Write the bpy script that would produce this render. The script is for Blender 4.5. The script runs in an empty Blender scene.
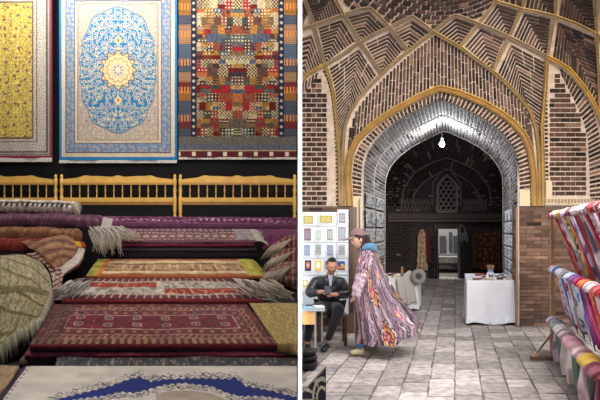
import bpy, math, random
import numpy as np
from mathutils import Vector
random.seed(7)
SC = bpy.context.scene
COL = SC.collection
F = 560.0      # focal length in pixels of a 600 x 400 frame
EYE = 1.6      # eye height
HZ = 230.0     # horizon row
def P(px, py, Y):
    return ((px-300.0)/F*Y, Y, EYE+(HZ-py)/F*Y)

# ------------------------------------------------------------ camera, world, light
cd = bpy.data.cameras.new('camera'); cam = bpy.data.objects.new('camera', cd); COL.objects.link(cam)
cam.location = (0, 0, EYE); cam.rotation_euler = (math.pi/2, 0, 0)
cd.sensor_width = 36; cd.lens = F*36/600; cd.shift_y = 0.05; cd.clip_end = 200
SC.camera = cam
SC.view_settings.view_transform = 'Standard'; SC.view_settings.look = 'None'
SC.view_settings.exposure = 0.0; SC.view_settings.gamma = 1.0
SC.view_settings.use_curve_mapping = False
W = bpy.data.worlds.new('world'); SC.world = W; W.use_nodes = True
W.node_tree.nodes['Background'].inputs[0].default_value = (0.80, 0.88, 1.0, 1)
W.node_tree.nodes['Background'].inputs[1].default_value = 0.22
def area(name, loc, target, size, energy, color, size_y=None, spread=180):
    l = bpy.data.lights.new(name, 'AREA'); l.energy = energy; l.color = color
    l.shape = 'RECTANGLE'; l.size = size; l.size_y = size_y or size; l.spread = math.radians(spread)
    o = bpy.data.objects.new(name, l); COL.objects.link(o); o.location = loc
    d = Vector(target)-Vector(loc); o.rotation_euler = d.to_track_quat('-Z', 'Y').to_euler()
    return o
# daylight falling through the dome of the bazaar, front and above
area('dome_daylight', (3.0, 4.2, 5.2), (2.4, 5.8, 0), 3.2, 260, (0.95, 0.96, 1.0), 2.4, 105)
area('street_daylight', (2.0, -1.5, 3.9), (3.2, 9.3, 4.4), 2.6, 300, (1.0, 0.92, 0.84), 1.6, 75)
# spotlights over the hanging carpets of the shop
area('carpet_light', (-3.2, 10.5, 6.3), (-3.2, 12, 4.7), 5.4, 42, (1.0, 0.93, 0.84), 0.4)
for lx in (-5.6, -3.9, -1.35):
    area('carpet_spot', (lx, 10.7, 7.6), (lx, 12, 5.0), 0.7, 95, (1.0, 0.95, 0.88), 0.4)
area('shop_light', (-3.0, 4.6, 5.4), (-2.6, 8.6, 0.6), 3.0, 175, (1.0, 0.93, 0.84), 1.5)
# added narrow beam that whitens the partition end, no lamp stands there
area('partition_fill', (0, -0.6, 1.75), (0, 4, 1.75), 0.02, 1.2, (1, 1, 1), 3.2, 2)
area('rear_room_fill', (4.6, 15.2, 6.1), (4.6, 16.6, 0), 2.5, 70, (0.95, 0.95, 1.0))  # added fill below the closed roof, lifts the dim bricks of the rear room
area('courtyard_daylight', (4.6, 20.6, 5.0), (4.4, 22.4, 0), 2.0, 420, (0.95, 0.98, 1.0))

BULB = 90
# ------------------------------------------------------------ colour helpers
def lin(c):
    a = np.asarray(c, dtype=float)/255.0
    return np.where(a <= 0.04045, a/12.92, ((a+0.055)/1.055)**2.4)
def hsh(ix, iy, s=0):
    v = np.sin(ix*127.1+iy*311.7+s*74.7)*43758.5453
    return v-np.floor(v)
def vn(x, y, s=0):
    x = np.asarray(x, float); y = np.asarray(y, float)
    ix = np.floor(x); iy = np.floor(y); fx = x-ix; fy = y-iy
    fx = fx*fx*(3-2*fx); fy = fy*fy*(3-2*fy)
    a = hsh(ix, iy, s); b = hsh(ix+1, iy, s); c = hsh(ix, iy+1, s); d = hsh(ix+1, iy+1, s)
    return (a*(1-fx)+b*fx)*(1-fy)+(c*(1-fx)+d*fx)*fy
def worley(x, y, s=0):
    x = np.asarray(x, float); y = np.asarray(y, float)
    ix = np.floor(x); iy = np.floor(y); best = np.full(x.shape, 9.0); idv = np.zeros(x.shape)
    for i in (-1, 0, 1):
        for j in (-1, 0, 1):
            cx = ix+i; cy = iy+j
            dx = cx+0.2+0.6*hsh(cx, cy, s)-x; dy = cy+0.2+0.6*hsh(cx, cy, s+5)-y
            d = np.sqrt(dx*dx+dy*dy); m = d < best
            best = np.where(m, d, best); idv = np.where(m, hsh(cx, cy, s+9), idv)
    return best, idv
def setm(c, m, col):
    c[m] = col

# ------------------------------------------------------------ materials
def vmat(name, rough=0.8, bump=0.0, bscale=40, metallic=0.0, var=0.12, nscale=30, sheen=0.0, spec=0.3):
    m = bpy.data.materials.new(name); m.use_nodes = True; nt = m.node_tree; b = nt.nodes['Principled BSDF']
    b.inputs['Roughness'].default_value = rough; b.inputs['Metallic'].default_value = metallic
    b.inputs['Specular IOR Level'].default_value = spec
    if sheen: b.inputs['Sheen Weight'].default_value = sheen
    a = nt.nodes.new('ShaderNodeAttribute'); a.attribute_name = 'Col'
    tc = nt.nodes.new('ShaderNodeTexCoord')
    n = nt.nodes.new('ShaderNodeTexNoise'); n.inputs['Scale'].default_value = nscale; n.inputs['Detail'].default_value = 4
    nt.links.new(tc.outputs['Object'], n.inputs['Vector'])
    mr = nt.nodes.new('ShaderNodeMapRange'); mr.inputs['From Min'].default_value = 0.3; mr.inputs['From Max'].default_value = 0.7
    mr.inputs['To Min'].default_value = 1-var; mr.inputs['To Max'].default_value = 1+var
    nt.links.new(n.outputs['Fac'], mr.inputs['Value'])
    mx = nt.nodes.new('ShaderNodeVectorMath'); mx.operation = 'SCALE'
    nt.links.new(a.outputs['Color'], mx.inputs[0]); nt.links.new(mr.outputs['Result'], mx.inputs['Scale'])
    nt.links.new(mx.outputs['Vector'], b.inputs['Base Color'])
    if bump:
        n2 = nt.nodes.new('ShaderNodeTexNoise'); n2.inputs['Scale'].default_value = bscale; n2.inputs['Detail'].default_value = 5
        nt.links.new(tc.outputs['Object'], n2.inputs['Vector'])
        bp = nt.nodes.new('ShaderNodeBump'); bp.inputs['Strength'].default_value = bump; bp.inputs['Distance'].default_value = 0.02
        nt.links.new(n2.outputs['Fac'], bp.inputs['Height']); nt.links.new(bp.outputs['Normal'], b.inputs['Normal'])
    return m
M_BRICK = vmat('fired_brick', 0.9, 0.5, 30, var=0.22, nscale=9)
M_PLAIN = vmat('painted_surface', 0.7, 0.1, 30, var=0.05)
M_WOOD = vmat('waxed_wood', 0.45, 0.1, 25, var=0.12, nscale=6, spec=0.4)
M_FAB = vmat('woven_fabric', 0.95, 0.5, 60, var=0.10, nscale=45, sheen=0.15, spec=0.1)
M_RUG = vmat('wool_pile', 0.95, 0.35, 90, var=0.13, nscale=60, sheen=0.1, spec=0.1)
M_SILK = vmat('silk_fabric', 0.5, 0.1, 30, var=0.06, sheen=0.2, spec=0.4)
M_SKIN = vmat('skin', 0.55, 0.05, 40, var=0.05, nscale=20, spec=0.4)
M_LEATHER = vmat('black_leather', 0.38, 0.35, 28, var=0.2, nscale=14, spec=0.5)
M_METAL = vmat('grey_metal', 0.35, 0.0, 20, metallic=0.8, var=0.05)
M_GILT = vmat('gilded_plaster', 0.55, 0.3, 22, var=0.2, nscale=5, spec=0.4)
def white_mat():
    m = bpy.data.materials.new('white_paint'); m.use_nodes = True; b = m.node_tree.nodes['Principled BSDF']
    b.inputs['Base Color'].default_value = (0.93, 0.93, 0.93, 1); b.inputs['Roughness'].default_value = 0.8; return m
M_WHITE = white_mat()

# ------------------------------------------------------------ mesh builder
class MB:
    def __init__(s): s.v = []; s.f = []; s.c = []
    def add(s, vs, fs, col):
        o = len(s.v); s.v += [tuple(map(float, q)) for q in vs]; s.f += [tuple(i+o for i in f) for f in fs]
        c = np.asarray(col, float)
        if c.ndim == 1: s.c += [tuple(c)]*len(vs)
        else: s.c += [tuple(q) for q in c]
    def box(s, a, b, col):
        x0, y0, z0 = a; x1, y1, z1 = b
        vs = [(x0,y0,z0),(x1,y0,z0),(x1,y1,z0),(x0,y1,z0),(x0,y0,z1),(x1,y0,z1),(x1,y1,z1),(x0,y1,z1)]
        s.add(vs, [(0,3,2,1),(4,5,6,7),(0,1,5,4),(1,2,6,5),(2,3,7,6),(3,0,4,7)], col)
    def prism(s, q, off, col):      # polygon q extruded by the vector off
        n = len(q); vs = [tuple(p) for p in q]+[tuple(np.add(p, off)) for p in q]
        fs = [tuple(range(n)), tuple(range(2*n-1, n-1, -1))]+[(i, i+n, (i+1) % n+n, (i+1) % n) for i in range(n)]
        s.add(vs, fs, col)
    def tube(s, pts, r, col, n=8, cap=True):
        pts = [Vector(p) for p in pts]; k = len(pts); rs = r if hasattr(r, '__len__') else [r]*k
        vs = []; up = None
        for i in range(k):
            d = (pts[min(i+1, k-1)]-pts[max(i-1, 0)]); d = d.normalized() if d.length > 1e-9 else Vector((0,0,1))
            a = up if up is not None else (Vector((0,0,1)) if abs(d.z) < 0.9 else Vector((1,0,0)))
            a = (a-d*a.dot(d)).normalized(); up = a; b = d.cross(a)
            for j in range(n):
                t = 2*math.pi*j/n; vs.append(pts[i]+a*(rs[i]*math.cos(t))+b*(rs[i]*math.sin(t)))
        fs = [(i*n+j, i*n+(j+1) % n, (i+1)*n+(j+1) % n, (i+1)*n+j) for i in range(k-1) for j in range(n)]
        if cap: fs += [tuple(range(n-1, -1, -1)), tuple((k-1)*n+j for j in range(n))]
        s.add(vs, fs, col)
    def lathe(s, prof, c, col, n=16, axis='z'):
        vs = []
        for r, h in prof:
            for j in range(n):
                t = 2*math.pi*j/n; x, y = r*math.cos(t), r*math.sin(t)
                vs.append((c[0]+x, c[1]+y, c[2]+h) if axis == 'z' else (c[0]+x, c[1]+h, c[2]+y))
        k = len(prof); fs = [(i*n+j, i*n+(j+1) % n, (i+1)*n+(j+1) % n, (i+1)*n+j) for i in range(k-1) for j in range(n)]
        fs += [tuple(range(n-1, -1, -1)), tuple((k-1)*n+j for j in range(n))]
        s.add(vs, fs, col)
    def ell(s, c, r, col, n=12, m=8, rot=None):
        vs = []; fs = []
        for i in range(m+1):
            a = math.pi*i/m
            for j in range(n):
                t = 2*math.pi*j/n; q = Vector((r[0]*math.sin(a)*math.cos(t), r[1]*math.sin(a)*math.sin(t), r[2]*math.cos(a)))
                if rot is not None: q.rotate(rot)
                vs.append((c[0]+q.x, c[1]+q.y, c[2]+q.z))
        for i in range(m):
            for j in range(n): fs.append((i*n+j, (i+1)*n+j, (i+1)*n+(j+1) % n, i*n+(j+1) % n))
        s.add(vs, fs, col)
    def grid(s, V, C, closed=False):   # V: (a,b,3), C: (a,b,3) colours
        a, b = V.shape[:2]; o = len(s.v)
        s.v += [tuple(q) for q in V.reshape(-1, 3).tolist()]; s.c += [tuple(q) for q in C.reshape(-1, 3).tolist()]
        for i in range(a-1):
            for j in range(b if closed else b-1):
                j2 = (j+1) % b; s.f.append((o+i*b+j, o+i*b+j2, o+(i+1)*b+j2, o+(i+1)*b+j))
    def build(s, name, m, parent=None, smooth=False, kind=None):
        me = bpy.data.meshes.new(name); me.from_pydata(s.v, [], s.f); me.update()
        a = me.color_attributes.new('Col', 'FLOAT_COLOR', 'POINT')
        cc = np.ones((len(s.v), 4)); cc[:, :3] = np.array(s.c).reshape(-1, 3); a.data.foreach_set('color', cc.ravel())
        me.materials.append(m)
        if smooth: me.polygons.foreach_set('use_smooth', [True]*len(me.polygons))
        o = bpy.data.objects.new(name, me); COL.objects.link(o)
        if parent: o.parent = parent; o.matrix_parent_inverse = parent.matrix_basis.inverted()
        if kind: o['kind'] = kind
        return o
def C(*a): return lin(a)
def tag(o, label, cat, group=None):
    o['label'] = label; o['category'] = cat
    if group: o['group'] = group
    return o
def thing(name, loc, label, cat, group=None):
    o = bpy.data.objects.new(name, None); COL.objects.link(o); o.location = loc; o.empty_display_size = 0.05
    return tag(o, label, cat, group)
def fast_grid(name, V, Cc, m, parent=None, closed=False, thick=None, smooth=True):
    """numpy grid mesh; thick = offset vector giving the sheet a back and rims"""
    a, b = V.shape[:2]; idx = np.arange(a*b).reshape(a, b)
    def quads(ix): return np.stack([ix[:-1, :-1], ix[1:, :-1], ix[1:, 1:], ix[:-1, 1:]], -1).reshape(-1, 4)
    if closed: idx2 = np.concatenate([idx, idx[:, :1]], 1)
    else: idx2 = idx
    q = [quads(idx2)]; verts = V.reshape(-1, 3); cols = Cc.reshape(-1, 3)
    if thick is not None:
        n = a*b; q.append(quads(idx2)[:, ::-1]+n); verts = np.concatenate([verts, verts+np.asarray(thick)]); cols = np.concatenate([cols, cols])
        def rim(l): return np.stack([l[:-1], l[1:], l[1:]+n, l[:-1]+n], -1)
        q += [rim(idx[0]), rim(idx[-1][::-1]), rim(idx[:, 0][::-1]), rim(idx[:, -1])]
    q = np.concatenate(q)
    me = bpy.data.meshes.new(name); me.vertices.add(len(verts)); me.vertices.foreach_set('co', verts.astype(np.float32).ravel())
    me.loops.add(q.size); me.loops.foreach_set('vertex_index', q.astype(np.int32).ravel())
    me.polygons.add(len(q)); me.polygons.foreach_set('loop_start', np.arange(0, q.size, 4, dtype=np.int32))
    me.polygons.foreach_set('loop_total', np.full(len(q), 4, dtype=np.int32))
    if smooth: me.polygons.foreach_set('use_smooth', np.ones(len(q), dtype=bool))
    me.update(calc_edges=True); me.validate()
    at = me.color_attributes.new('Col', 'FLOAT_COLOR', 'POINT')
    cc = np.ones((len(verts), 4)); cc[:, :3] = cols; at.data.foreach_set('color', cc.ravel()); me.materials.append(m)
    o = bpy.data.objects.new(name, me); COL.objects.link(o)
    if parent: o.parent = parent; o.matrix_parent_inverse = parent.matrix_basis.inverted()
    return o
def dup(o, parent=None):
    c = o.copy(); COL.objects.link(c)
    if parent: c.parent = parent
    for ch in list(o.children): dup(ch, c)
    return c
def lerp(a, b, t): return tuple(p+(q-p)*t for p, q in zip(a, b))
def resample(pl, n):
    pl = np.array(pl, float); d = np.r_[0, np.cumsum(np.linalg.norm(np.diff(pl, axis=0), axis=1))]
    t = np.linspace(0, d[-1], n); return np.stack([np.interp(t, d, pl[:, k]) for k in range(pl.shape[1])], 1)
def at(pl, t):
    pl = np.array(pl, float); d = np.r_[0, np.cumsum(np.linalg.norm(np.diff(pl, axis=0), axis=1))]
    return np.array([np.interp(t*d[-1], d, pl[:, k]) for k in range(pl.shape[1])])
def inside(p, poly):
    x, y = p; r = False; n = len(poly)
    for i in range(n):
        x1, y1 = poly[i][:2]; x2, y2 = poly[(i+1) % n][:2]
        if (y1 > y) != (y2 > y) and x < (x2-x1)*(y-y1)/(y2-y1)+x1: r = not r
    return r

# ============================================================ STRUCTURE
# partition between the carpet shop and the bazaar hall
m = MB(); m.box((-0.0146, 4.0, 0), (0.0146, 24.6, 6.6), C(245,245,245)); m.build('wall_middle', M_WHITE, kind='structure')

# ---- carpet shop shell
m = MB(); m.box((-8, 12.1, 0), (-0.03, 12.3, 6.6), C(16,16,20)); m.build('wall_back', M_PLAIN, kind='structure')
m = MB(); m.box((-8.2, 2.5, 0), (-8, 12.3, 6.6), C(60,55,50)); m.build('wall_left', M_PLAIN, kind='structure')
m = MB(); m.box((-8.2, 2.5, -0.1), (-0.015, 12.3, 0), C(45,40,38)); m.build('floor', M_PLAIN, kind='structure')

# ---- bazaar hall
KR = 155/F                      # the passage runs towards column 455
def brick(m, q, off, jit=0.22, base=(74,56,48)):
    r = random.random(); k = 1+jit*(random.random()*2-1)
    c = np.array(base)*k
    if r < 0.12 and base[0] < 85 or r < 0.04: c = np.array((118,92,78))*k
    elif r < 0.3 and (base[0] < 100 or r < 0.09): c = np.array((48,38,35))*k
    m.prism(q, off, lin(np.clip(c, 0, 255)))
MORT = C(204,186,168)
# floor of worn square pavers, rows parallel to the arch wall
m = MB(); m.box((0.0146, 2.5, -0.12), (9, 24.6, -0.012), C(96,88,80))
Y = 4.2; row = 0
while Y < 18.9:
    h = 0.27+0.1*random.random(); x = 0.02
    w = 0.27
    j = int((0.02-KR*Y)/w)-3
    while True:
        j += 1
        x0 = j*w+KR*Y+0.008; x1 = (j+1)*w+KR*Y-0.008
        if x0 > 8: break
        if x1 < 0.05 or random.random() < 0.0: continue
        off = 0.09*math.sin(j*2.3)
        x0 = max(x0, 0.02); g = random.random()
        base = np.array((164,153,146))*(0.78+0.3*g)
        dz = 0.006*random.random(); a0 = Y+0.006+off; a1 = Y+h-0.006+off; s0 = KR*(a0-Y); s1 = KR*(a1-Y)
        jr = lambda: random.uniform(-0.009, 0.009)
        m.prism([(x0+s0+jr(),a0+jr(),-0.02),(x0+s1+jr(),a1+jr(),-0.02),(x1+s1+jr(),a1+jr(),-0.02),(x1+s0+jr(),a0+jr(),-0.02)], (0,0,0.02+dz-0.006), lin(np.clip(base,0,255)))
    Y += h; row += 1
M_STONE = vmat('worn_stone', 0.7, 0.9, 18, var=0.34, nscale=11, spec=0.35)
m.build('floor', M_STONE, kind='structure')

# vault surface: a wall that leans over into a dome
Y0 = 9.33
def D(px, py):
    t = max(0.0, (190-py)/190.0); d = Y0-2.6*t**1.6
    s = max(0.0, abs(px-442)-96)/60.0; g = min(1.0, max(0.0, (206-py)/60.0))
    return d-0.38*s**1.5*g
LIFT = 0.012
def S(p, lift=0.0): return P(p[0], p[1], D(p[0], p[1])-lift)
OPEN = [(362,206),(362,190),(362,172),(364,158),(368,148),(375,139),(384,130),(396,121),(410,113),(425,106),(441,98),(457,105),(473,112),(487,120),(500,130),(510,141),(516,152),(519,164),(519,185),(519,206)]
GOLD = [(350,206),(348,175),(350,155),(357,140),(370,127),(385,116),(400,107),(420,96),(440,88),(460,93),(482,102),(500,112),(514,123),(525,136),(531,152),(534,175),(535,206)]
wall = MB()
# mortar shell in rays from the foot of the arch
cx, cy = 441.0, 206.0; NA, NR = 300, 80
def ray_hit(a):
    dx, dy = math.cos(a), -math.sin(a); best = 1e9
    for i in range(len(OPEN)-1):
        (x1, y1), (x2, y2) = OPEN[i], OPEN[i+1]; ex, ey = x2-x1, y2-y1
        den = dx*ey-dy*ex
        if abs(den) < 1e-9: continue
        t = ((x1-cx)*ey-(y1-cy)*ex)/den; u = ((x1-cx)*dy-(y1-cy)*dx)/den
        if t > 0 and -1e-6 <= u <= 1+1e-6: best = min(best, t)
    return best
V = np.zeros((NA+1, NR+1, 3))
for i in range(NA+1):
    a = math.pi*i/NA; r0 = ray_hit(min(max(a, 1e-4), math.pi-1e-4)); dx, dy = math.cos(a), -math.sin(a)
    r1 = min((185/dx if dx > 1e-6 else 1e9), ((140.2)/-dx if dx < -1e-6 else 1e9), (222/-dy if dy < -1e-6 else 1e9))
    for j in range(NR+1):
        r = r0+(r1-r0)*j/NR; V[i, j] = S((cx+dx*r, cy+dy*r))
wall.grid(V, np.tile(MORT, (NA+1, NR+1, 1)))
o_wall_faces = None
def quad_brick(q, lift=0.012, shrink=0.0, base=(74,56,48)):
    if sum(p[0] for p in q)/4 < 301.6: return
    q = [(max(301.1, p[0]), p[1]) for p in q]
    pts = [np.array(S(p, lift)) for p in q]; c = sum(pts)/4
    if shrink: pts = [p+(c-p)*shrink for p in pts]
    brick(wall, [tuple(p) for p in pts], (0, lift+0.01, 0), base=base)
def ruled(pa, pb, n, k, gap=0.3, gk=0.06, stag=True, ok=None, f=quad_brick, **kw):
    """strips from polyline pa to pb: n strips, each of about k bricks"""
    for i in range(n):
        t0 = (i+gap/2)/n; t1 = (i+1-gap/2)/n
        a0, a1, b0, b1 = at(pa, t0), at(pa, t1), at(pb, t0), at(pb, t1)
        cuts = [0]+[(j+(0.5 if (i % 2 and stag) else 0))/k for j in range(1 if not (i % 2 and stag) else 0, k)]+[1]
        cuts = sorted(set(cuts))
        for c0, c1 in zip(cuts[:-1], cuts[1:]):
            if c1-c0 < 0.02: continue
            e = min(gk, (c1-c0)*0.3); u0, u1 = c0+e/2, c1-e/2
            q = [a0+(b0-a0)*u0, a1+(b1-a1)*u0, a1+(b1-a1)*u1, a0+(b0-a0)*u1]
            if ok and not ok(sum(q)/4): continue
            f([tuple(p) for p in q], **kw)
def chevron(A, B, Cc, Dd, n, bc=None, dc=None, inset=0.09, gap=0.40, k=2):
    bc = bc or [B, Cc]; dc = dc or [Dd, Cc]; A = np.array(A, float); Cc = np.array(Cc, float)
    for i in range(n):
        t0 = inset+(1-inset*1.6)*(i+gap/2)/n; t1 = inset+(1-inset*1.6)*(i+1-gap/2)/n
        m0, m1 = A+(Cc-A)*t0, A+(Cc-A)*t1
        for side in (bc, dc):
            s0, s1 = at(side, t0), at(side, t1)
            u1 = 1-inset*1.1/max(0.25, 1-t0*0.7)
            e0, e1 = m0+(s0-m0)*u1, m1+(s1-m1)*u1
            L = np.linalg.norm(e0-m0); kk = max(1, min(3, int(L/11)))
            o = random.random()*0.3
            for j in range(kk):
                c0 = j/kk+(0.02 if j else 0); c1 = (j+1)/kk-0.02
                q = [m0+(e0-m0)*c0, m1+(e1-m1)*c0, m1+(e1-m1)*c1, m0+(e0-m0)*c1]
                quad_brick([tuple(p) for p in q])
R1 = [(325,64),(330,80),(333.5,93.5),(337,127),(339,155),(340,206)]
R6 = [(433.5,32),(408,51),(390,66),(382,74),(372,83.5),(358.6,98.5),(350,112),(344.5,127),(343,150),(342.5,180),(342.5,206)]
R6r = [(433.5,32),(460,47),(476,59),(492.5,71),(505,82),(519,96),(530,110),(536,127),(539,150),(540,180),(540,206)]
R1r = [(547.5,57),(546,85),(543.5,110),(542,127),(543,155),(543.5,206)]
chevron((343.5,15),(314,25),(325,64),(360,42),11)
chevron((370,8),(343.5,15),(360,42),(390,28),8)
chevron((390,28),(360,42),(382,74),(408,50),10)
chevron((412,17),(390,28),(408,50),(433.5,32),7)
chevron((360,42),(325,64),(340,150),(382,74),25,bc=R1[:5]+[(341,165)],dc=R6[3:9],inset=0.06)
chevron((336,-12),(302,-3),(314,25),(343.5,15),10)
chevron((313,29),(294,33),(300,88),(325,64),10)
chevron((296,-20),(280,0),(302,29),(311,14),7)
chevron((455,15),(433.5,32),(460,46),(479,24),7)
chevron((479,24),(460,46),(492.5,71),(509,37),10)
chevron((496,1),(479,24),(509,37),(522,9),8)
chevron((522,9),(509,37),(547,56),(555,16),11)
chevron((509,37),(492.5,71),(541,150),(547,57),24,bc=R6r[3:9],dc=R1r[:5],inset=0.06)
chevron((555,16),(548.5,58),(606,112),(597,34),19,bc=[(548.5,58),(570,70),(586,90),(602,112)],inset=0.06)
chevron((527,-14),(522,9),(555,16),(557,-6),7)
chevron((560,-14),(555,16),(597,34),(596,-10),11)
# rings of the dome above the net of ribs
dome_poly = [(337,-12),(337,1),(344.5,14),(370,6),(390,26),(412,15),(433.5,30),(455,13),(478,22),(494,1),(496,-12)]
for i, r in enumerate(np.arange(62, 134, 4.6)):
    n = int(r*0.15); 
    for j in range(-n, n):
        a0 = (j+(0.5 if i % 2 else 0))/n*1.35+0.012; a1 = a0+1.35/n-0.014
        q = [(440+rr*math.sin(a), -92+rr*math.cos(a)) for rr, a in ((r,a0),(r,a1),(r+3,a1),(r+3,a0))]
        cc = (sum(p[0] for p in q)/4, sum(p[1] for p in q)/4)
        if inside(cc, dome_poly) and -11 < cc[1]: quad_brick(q, lift=0.02)
for k in range(4):
    quad_brick([(499+k*6,-10),(503+k*6,-10),(503+k*6,1+k*1.5),(499+k*6,0+k*1.5)])
# upright bricks between the thin arch rib and the broad gilt arch
def ycurve(pl, x):
    pl = sorted(pl); return float(np.interp(x, [p[0] for p in pl], [p[1] for p in pl]))
left6 = [p for p in R6 if p[1] <= 150]; right6 = [p for p in R6r if p[1] <= 150]
g_l = [(348,175),(350,155),(357,140),(370,127),(385,116),(400,107),(420,96),(440,88)]; g_r = [(440,88),(460,93),(482,102),(500,112),(514,123),(525,136),(531,152),(534,175)]
x = 345.5
while x < 537:
    top = (ycurve(left6, x) if x < 433.5 else ycurve(right6, x))+3.5; bot = (ycurve(g_l, x) if x < 440 else ycurve(g_r, x))-3.5
    lean = (x-441)*0.06
    yy = top-random.random()*5
    while yy < bot:
        y1 = yy+13; a, b = max(yy, top), min(y1-0.8, bot)
        if b-a > 1.5:
            fx = lambda y: x+lean*(y-bot)/60
            quad_brick([(fx(a),a),(fx(a)+2.2,a),(fx(b)+2.2,b),(fx(b),b)], base=(88,66,57))
        yy = y1
    x += 3.55
# radiating ring between gilt arch and opening
gi = [(353.5,206),(352,175),(354,158),(360,144),(372,131),(386,120),(401,111),(421,100),(440.5,92),(459,97),(481,106),(498,116),(511,126),(521,138),(527,153),(530.5,175),(531.5,206)]
oo = [(361.5,206),(361.5,175),(363.5,158),(367.5,148),(374.5,139),(384,130),(396,121),(410,113),(425,106),(441,98.5),(457,105),(473,112),(487,120),(500,130),(510,141),(516,152),(519,164),(519.5,185),(519.5,206)]
ruled(gi, oo, 74, 1, gap=0.32)
# side niches: horizontal courses, fan of bricks and dentil strip
nl = [(302,96),(308,88),(314,80),(320,76),(323,84),(326,100),(328,125),(329,206),(302,206)]
nr = [(553,80),(557,73),(561,78),(567,90),(574,104),(580,118),(584,134),(586,150),(587,196),(552,196),(551,130)]
yy = 74; r = 0
while yy < 206:
    x = 296-(r % 2)*5
    while x < 334:
        q = [(x,yy),(x+9.6,yy),(x+9.6,yy+3.7),(x,yy+3.7)]
        for h in (0, 4.8):
            q = [(x+h,yy),(x+h+4.81,yy),(x+h+4.81,yy+3.7),(x+h,yy+3.7)]
            if inside((x+h+2.4, yy+1.7), nl): quad_brick(q)
        x += 10.4
    x = 545-(r % 2)*5
    while x < 592:
        q = [(x,yy),(x+9.6,yy),(x+9.6,yy+3.7),(x,yy+3.7)]
        full = inside((x+2.4, yy+1.7), nr) and inside((x+7.2, yy+1.7), nr)
        if full: quad_brick(q, base=(84,60,50))
        else:
            for h in (0, 4.8):
                if inside((x+h+2.4, yy+1.7), nr): quad_brick([(x+h,yy),(x+h+4.8,yy),(x+h+4.8,yy+3.7),(x+h,yy+3.7)], base=(84,60,50))
        x += 10.4
    yy += 4.9; r += 1
ruled([(301,84),(308,79),(314,74),(319,72)], [(301,96),(308,88),(313,83),(317,79)], 5, 1, gap=0.35)
ruled([(322,70),(327,80),(331,95),(334,125),(335.5,160),(336,206)], [(325.5,70),(330,80),(334,95),(337,125),(338,160),(338.5,206)], 34, 1, gap=0.4)
ruled([(545.5,66),(544,100),(545,140),(546,206)], [(549,66),(547.5,100),(548,140),(549,206)], 34, 1, gap=0.4)
ruled([(560,68),(572,78),(585,95),(594,112),(600,135),(602,170),(602,206)], [(562,75),(570,91),(578,107),(584,122),(588,140),(589.5,170),(590,206)], 32, 1, gap=0.35)
ruled([(603,125),(606,150),(607,206)], [(622,125),(622,150),(622,206)], 16, 2, gap=0.35)
m = wall
# lower walls left and right of the passage
WALLZ = P(0,206,Y0)[2]
xl0 = 0.0146; xl1 = P(362,0,Y0)[0]; xr0 = P(519,0,Y0)[0]; xr1 = P(626,0,Y0)[0]
lower = MB()
lower.box((xl0, Y0, 0), (xl1, Y0+0.3, WALLZ), C(120,105,92))
lower.box((xr0, Y0, 0), (xr1, Y0+0.3, WALLZ), C(104,84,72))
def courses(mb, x0, x1, z0, z1, Yf, ch=0.062, bl=0.24, base=(98,74,62), gp=0.010, d=0.012):
    z = z0; r = 0
    while z+ch <= z1+1e-6:
        x = x0-(r % 2)*bl*0.5
        while x < x1:
            a, b = max(x, x0), min(x+bl-gp, x1)
            if b-a > 0.02: brick(mb, [(a,Yf-d,z),(b,Yf-d,z),(b,Yf-d,z+ch-gp),(a,Yf-d,z+ch-gp)], (0,d,0), base=base)
            x += bl
        z += ch; r += 1
courses(lower, xr0+0.01, xr1, 0, WALLZ-0.02, Y0, base=(104,80,66))
courses(lower, xl0+0.01, xl1-0.2, 0, WALLZ, Y0, base=(90,70,58))
lower.build('wall_right', M_BRICK, kind='structure')
# pale plaster band with relief over the right pier
m2 = MB(); a = P(541,205,Y0-0.03); b = P(626,198,Y0-0.03); m2.box((a[0],Y0-0.05,a[2]),(b[0],Y0-0.012,b[2]), C(196,180,156))
for k in range(26):
    t = k/26; m2.box((a[0]+(b[0]-a[0])*t, Y0-0.06, a[2]+0.02+0.03*random.random()), (a[0]+(b[0]-a[0])*(t+0.022), Y0-0.05, b[2]-0.02), C(150,128,100))
for (x0, x1, y0, y1) in ((353,361.5,196,240),(519.5,530,190,206),(546,552,165,200)):
    a = P(x0,y1,Y0-0.04); b = P(x1,y0,Y0-0.04); m2.box((a[0],Y0-0.045,a[2]),(b[0],Y0-0.005,b[2]), C(206,190,160))
m2.build('trim_1', M_PLAIN, kind='structure')

# barrel of the passage: bricks running into depth
YB = 12.36; SB = Y0/YB*1.0
OPF = [(362,326)]+OPEN+[(519,326)]
def bar(p, u):      # point on the barrel, u = 0 front, 1 deep
    X0, _, Z0 = P(p[0], p[1], Y0); Yd = Y0+(YB-Y0)*u; return np.array((X0+KR*(Yd-Y0), Yd, Z0))
barrel = MB(); N = 90; pts = resample(OPF, N)
V = np.array([[bar(p, u) for u in (-0.0, 0.5, 1)] for p in pts]); barrel.grid(V, np.tile(C(206,200,194), (N, 3, 1)))
cen = np.array(P(441,190,Y0))
ns = 132; pts = resample(OPF, ns+1)
for i in range(ns):
    p0 = pts[i]+(pts[i+1]-pts[i])*0.2; p1 = pts[i]+(pts[i+1]-pts[i])*0.8
    mid = bar((p0+p1)/2, 0); t = bar(p1,0)-bar(p0,0); nrm = np.cross(t, np.array((KR,1,0))); nrm /= np.linalg.norm(nrm)
    if np.dot(nrm, cen-mid) < 0: nrm = -nrm
    off = nrm*0.014; u = -0.08*(i % 2)
    while u < 1:
        a, b = max(u, 0.0), min(u+0.15, 1.0)
        if b-a > 0.02:
            q = [bar(p0,a)+off, bar(p1,a)+off, bar(p1,b)+off, bar(p0,b)+off]
            brick(barrel, [tuple(z) for z in q], tuple(-off), base=(122,114,110))
        u += 0.163
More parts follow.
